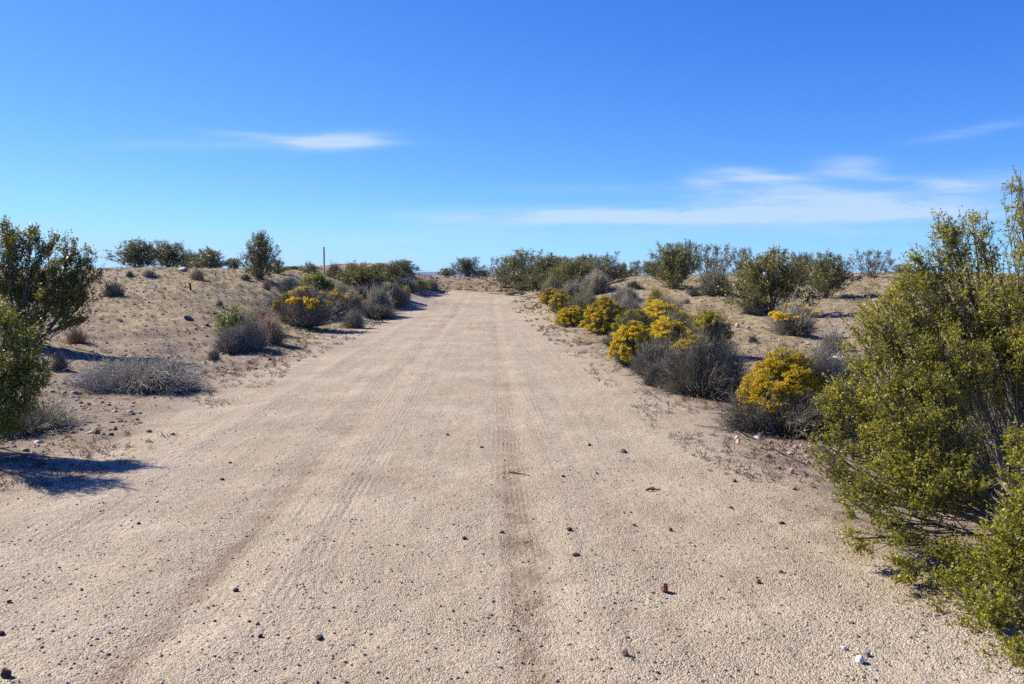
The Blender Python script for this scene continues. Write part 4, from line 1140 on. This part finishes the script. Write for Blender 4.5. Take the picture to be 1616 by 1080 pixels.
for a in [(1049, 936, 15, 19, 'red', 'upright reddish brown stone, largest on the near right of the road'),
          (987, 1036, 12, 15, 'brown', 'brown rounded stone at the bottom edge right of the brown wheel track'),
          (1356, 1047, 16, 16, 'white', 'white quartz pebble near the bottom right corner'),
          (1368, 1036, 14, 9, 'grey', 'grey pebble touching the white quartz pebble'),
          (504, 1009, 16, 9, 'dark', 'dark flat stone with two lobes near the bottom left of centre'),
          (411, 1006, 9, 8, 'dark', 'dark round pebble left of the flat two lobed stone'),
          (397, 1006, 7, 5, 'pale', 'pale chip beside the dark round pebble'),
          (372, 934, 10, 8, 'dark', 'black pebble alone on the near left of the road'),
          (898, 838, 11, 8, 'dark', 'dark stone right of the brown wheel track at middle distance'),
          (909, 878, 14, 6, 'dark', 'flat dark stone above the near brown soil patch'),
          (733, 852, 9, 6, 'dark', 'dark pebble left of the brown wheel track'),
          (792, 841, 9, 5, 'dark', 'dark pebble touching the left edge of the brown wheel track'),
          (984, 715, 11, 7, 'dark', 'dark stone in the middle distance of the right half of the road'),
          (930, 704, 7, 5, 'dark', 'small dark stone left of the dark one at middle distance'),
          (1028, 773, 14, 5, 'brown', 'brown flat stone with a small stick in front'),
          (1158, 761, 10, 8, 'brown', 'pinkish brown stone below the tip of the grey branches'),
          (1249, 748, 9, 12, 'pink', 'upright pink stone near the left tips of the near creosote'),
          (1229, 740, 9, 6, 'brown', 'brown stone left of the upright pink stone'),
          (1253, 774, 8, 6, 'brown', 'brown pebble below the upright pink stone'),
          (1233, 828, 12, 5, 'dark', 'pair-like dark clod left of the near creosote'),
          (1153, 803, 9, 5, 'brown', 'small brown chip right of centre on the open road'),
          (1058, 839, 7, 9, 'brown', 'small upright brown stone between the stick and the red stone'),
          (1196, 921, 11, 8, 'brown', 'tan stone casting a sharp shadow below the near creosote tips'),
          (1233, 904, 8, 5, 'dark', 'dark chip above the tan stone'),
          (1001, 831, 8, 6, 'red', 'small reddish chip above the red stone'),
          (1332, 1026, 14, 7, 'pale', 'pale low stone above the white quartz pebble'),
          (1163, 694, 8, 7, 'pale', 'small pale stone at the tip of the fallen branches'),
          (1165, 700, 9, 9, 'pink', 'rounded pinkish stone at the foot of the fallen branches'),
          (1195, 694, 14, 8, 'white', 'white stone lying under the tangled grey shrub'),
          (1216, 700, 9, 7, 'brown', 'brown stone beside the white one under the tangled grey shrub'),
          (1247, 718, 11, 5, 'pink', 'flat pink stone at the front of the tangled grey shrub'),
          (760, 707, 6, 4, 'dark', 'small dark stone in the centre of the road at middle distance'),
          (706, 688, 6, 4, 'dark', 'small dark stone left of centre at middle distance'),
          (889, 753, 7, 4, 'dark', 'dark chip on the greenish stain right of the wheel track'),
          (942, 748, 6, 4, 'dark', 'dark chip right of the greenish stain'),
          (235, 682, 10, 5, 'dark', 'dark cluster stone left of the road in front of the silver mat'),
          (272, 687, 8, 5, 'brown', 'brown pebble right of the dark cluster stone'),
          (350, 758, 8, 5, 'dark', 'dark pebble on the left of the road beyond the shadow tip'),
          (363, 732, 6, 4, 'dark', 'small dark pebble on the pale windrow at the left'),
          (219, 828, 7, 5, 'dark', 'dark pebble on the near left of the pale windrow'),
          (15, 952, 9, 8, 'brown', 'brown stone near the left edge of the picture'),
          (10, 1070, 16, 22, 'dark', 'dark upright stone at the bottom left corner'),
          (3, 1003, 10, 10, 'dark', 'dark stone on the left edge above the corner'),
          (142, 684, 13, 5, 'pale', 'pale flat stone beside the shadow of the dense green shrub')]:
    rock(*a)
for a in [(290, 429, 17, 8, 'pale', 'pale rock on the left skyline between two creosote bushes'),
          (296, 504, 14, 7, 'grey', 'grey rock on the left slope left of the small green shrub'),
          (339, 496, 8, 5, 'dark', 'dark rock on the left slope above the small green shrub'),
          (326, 514, 9, 6, 'brown', 'brown rock below the grey rock on the left slope'),
          (189, 507, 8, 5, 'dark', 'dark rock in the middle of the left slope'),
          (230, 516, 6, 4, 'pale', 'pale small rock on the left slope'),
          (1163, 518, 9, 10, 'pink', 'upright pink rock in front of the widest bush'),
          (1180, 520, 8, 6, 'pink', 'pink rock beside the upright pink rock'),
          (997, 477, 6, 4, 'white', 'white rock at the foot of the pale sand mound'),
          (1275, 545, 8, 4, 'pale', 'pale flat rock on the bare ground of the right plateau')]:
    rock(*a, group='rocks on the open ground')

# ------------------------------------------------------------------ posts, sticks, litter
M_POST = plain_mat('weathered_post_wood', [(0.1, (0.4, 0.37, 0.29)), (0.9, (0.62, 0.58, 0.47))], 12, bump=0.004, island=0)
M_STAKE = plain_mat('white_stake_paint', [(0.1, (0.6, 0.57, 0.53)), (0.9, (0.8, 0.78, 0.75))], 18, island=0)
M_PAPER = plain_mat('white_litter_sheet', [(0.1, (0.72, 0.73, 0.76)), (0.9, (0.85, 0.86, 0.88))], 10, island=0)


def box_post(name, p, w, t_, h, mat, label, cat, lean=(0, 0), group=None, taper=0.97):
    bm = bmesh.new()
    bmesh.ops.create_cube(bm, size=1.0)
    for v in bm.verts:
        k = taper if v.co.z > 0 else 1.0
        v.co = (v.co.x * w * k, v.co.y * t_ * k, (v.co.z + 0.5) * (h + 0.1) - 0.1)
    bmesh.ops.bevel(bm, geom=bm.edges[:], offset=min(w, t_) * 0.08, segments=1, affect='EDGES')
    me = bpy.data.meshes.new(name); bm.to_mesh(me); bm.free(); me.materials.append(mat)
    o = link(name, me); o.location = p; o.rotation_euler = (lean[0], lean[1], 0.3)
    tag(o, label, cat, group)
    return o


dd_ = 40.0
v = pix_dir(512, 440); px_ = v[0] / v[1] * dd_
pz = float(height(np.array(px_), np.array(dd_)))
box_post('marker_post', (px_, dd_, pz), 0.08, 0.08, at_depth(512, 390, dd_)[2] - pz, M_POST, 'tall pale weathered marker post against the sky on the left bank', 'post')
p = ground(243, 459); box_post('survey_stake', p, 0.05, 0.02, 0.17, M_STAKE, 'white stake leaning right, leftmost on the left plateau', 'stake', (0, 0.5), 'survey stakes on the left plateau')
p = ground(352, 462); box_post('survey_stake', p, 0.05, 0.02, 0.11, M_STAKE, 'low white stake at the right of the left plateau', 'stake', (0, 0.8), 'survey stakes on the left plateau')
p = ground(301, 459); box_post('survey_stake', p, 0.055, 0.04, 0.22, plain_mat('dark_stake_wood', [(0.1, (0.04, 0.03, 0.02)), (0.9, (0.1, 0.07, 0.05))], 14, island=0), 'short dark stake between the two white ones', 'stake', (0, -0.08), 'survey stakes on the left plateau')


def stick(pts, rad, mat, label, group=None, name='stick'):
    P = []
    for (px, py, dz) in pts:
        g = ground(px, py); P.append(g + [0, 0, dz])
    P = np.array(P)
    # resample with a little wander
    t = np.linspace(0, len(P) - 1, len(P) * 4)
    Q_ = np.stack([np.interp(t, np.arange(len(P)), P[:, c]) for c in range(3)], -1)
    Q_[1:-1] += _rk.normal(size=Q_[1:-1].shape) * rad * 0.5
    R = rad * np.linspace(1.15, 0.5, len(Q_)) * (1 + 0.15 * _rk.normal(size=len(Q_)))
    o0 = Q_[0].copy()
    V, Fc = tubes((Q_ - o0)[None], R[None], 6)
    o = link(name, mesh_np(name, V, Fc, [mat], smooth=True)); o.location = o0
    tag(o, label, 'stick', group)


GS = 'dry sticks lying on the ground'
stick([(1270, 735, .02), (1200, 700, .02), (1165, 684, .03), (1140, 680, .01), (1095, 672, .01)], .007, M_DARKW, 'longest fallen branch reaching from the grey shrub over the road', GS)
stick([(1215, 706, .02), (1180, 697, .03), (1162, 688, .05)], .007, M_WOOD, 'pale forked fallen branch beside the pinkish stone', GS)
stick([(1190, 712, .01), (1150, 692, .02), (1118, 688, .01)], .005, M_WOOD, 'thin fallen branch below the longest one', GS)
stick([(1120, 652, .01), (1170, 662, .02), (1225, 672, .02)], .006, M_WOOD, 'fallen branch behind the others at the foot of the grey shrub', GS)
stick([(1020, 777, .012), (1043, 775, .014)], .008, M_DARKW, 'short dark stick on the open road', GS)
stick([(805, 747, .006), (836, 752, .006)], .006, M_DARKW, 'thin dark twig across the brown wheel track', GS)
stick([(770, 463, .05), (815, 467, .05), (850, 469, .08)], .05, M_WOOD, 'long grey log at the far right end of the road', GS, 'log')
stick([(822, 477, .04), (858, 480, .06)], .05, M_WOOD, 'short grey log nearer along the far right edge of the road', GS, 'log')
stick([(840, 486, .02), (849, 486, .25), (846, 487, .05)], .03, M_DARKW, 'small dark broken stump at the far right edge of the road', GS)
stick([(625, 1, 0)][:0] or [(455, 562, .01), (473, 566, .015)], .006, M_TWIG, 'pale short stick on the left edge of the road', GS)

# crumpled white litter on the right plateau
p = ground(1320, 570)
rng_ = np.random.default_rng(3)
gx, gy = np.meshgrid(np.linspace(-.16, .16, 14), np.linspace(-.11, .11, 10))
gz = 0.035 + 0.07 * (fbm(gx, gy, 9, 3) + 0.35)
Vp = np.stack([gx + 0.03 * fbm(gx, gy, 6, 2), gy, np.maximum(gz, 0.01)], -1).reshape(-1, 3)
ii = np.arange(140).reshape(10, 14)
Fp = np.stack([ii[:-1, :-1], ii[:-1, 1:], ii[1:, 1:], ii[1:, :-1]], -1).reshape(-1, 4)
o = link('litter_sheet', mesh_np('litter_sheet', Vp, Fp, [M_PAPER])); o.location = p
sol = o.modifiers.new('thick', 'SOLIDIFY'); sol.thickness = 0.004
tag(o, 'crumpled white sheet of litter on the ground behind the near creosote', 'litter')

# ------------------------------------------------------------------ haze
HAZE = True
if HAZE:
    bm = bmesh.new(); bmesh.ops.create_cube(bm, size=1.0)
    for v in bm.verts:
        v.co = (v.co.x * 6100, v.co.y * 6100, -14 if v.co.z < 0 else 34)
    me = bpy.data.meshes.new('haze'); bm.to_mesh(me); bm.free()
    m, t, out = new_mat('haze_air')
    pv = t.n('ShaderNodeVolumePrincipled')
    pv.inputs['Color'].default_value = (0.34, 0.6, 1.0, 1)
    pv.inputs['Density'].default_value = 0.00012
    pv.inputs['Anisotropy'].default_value = 0.2
    t.l(pv.outputs[0], out.inputs['Volume'])
    me.materials.append(m)
    tag(link('haze', me), 'thin blue haze in the air over the desert', kind='stuff')
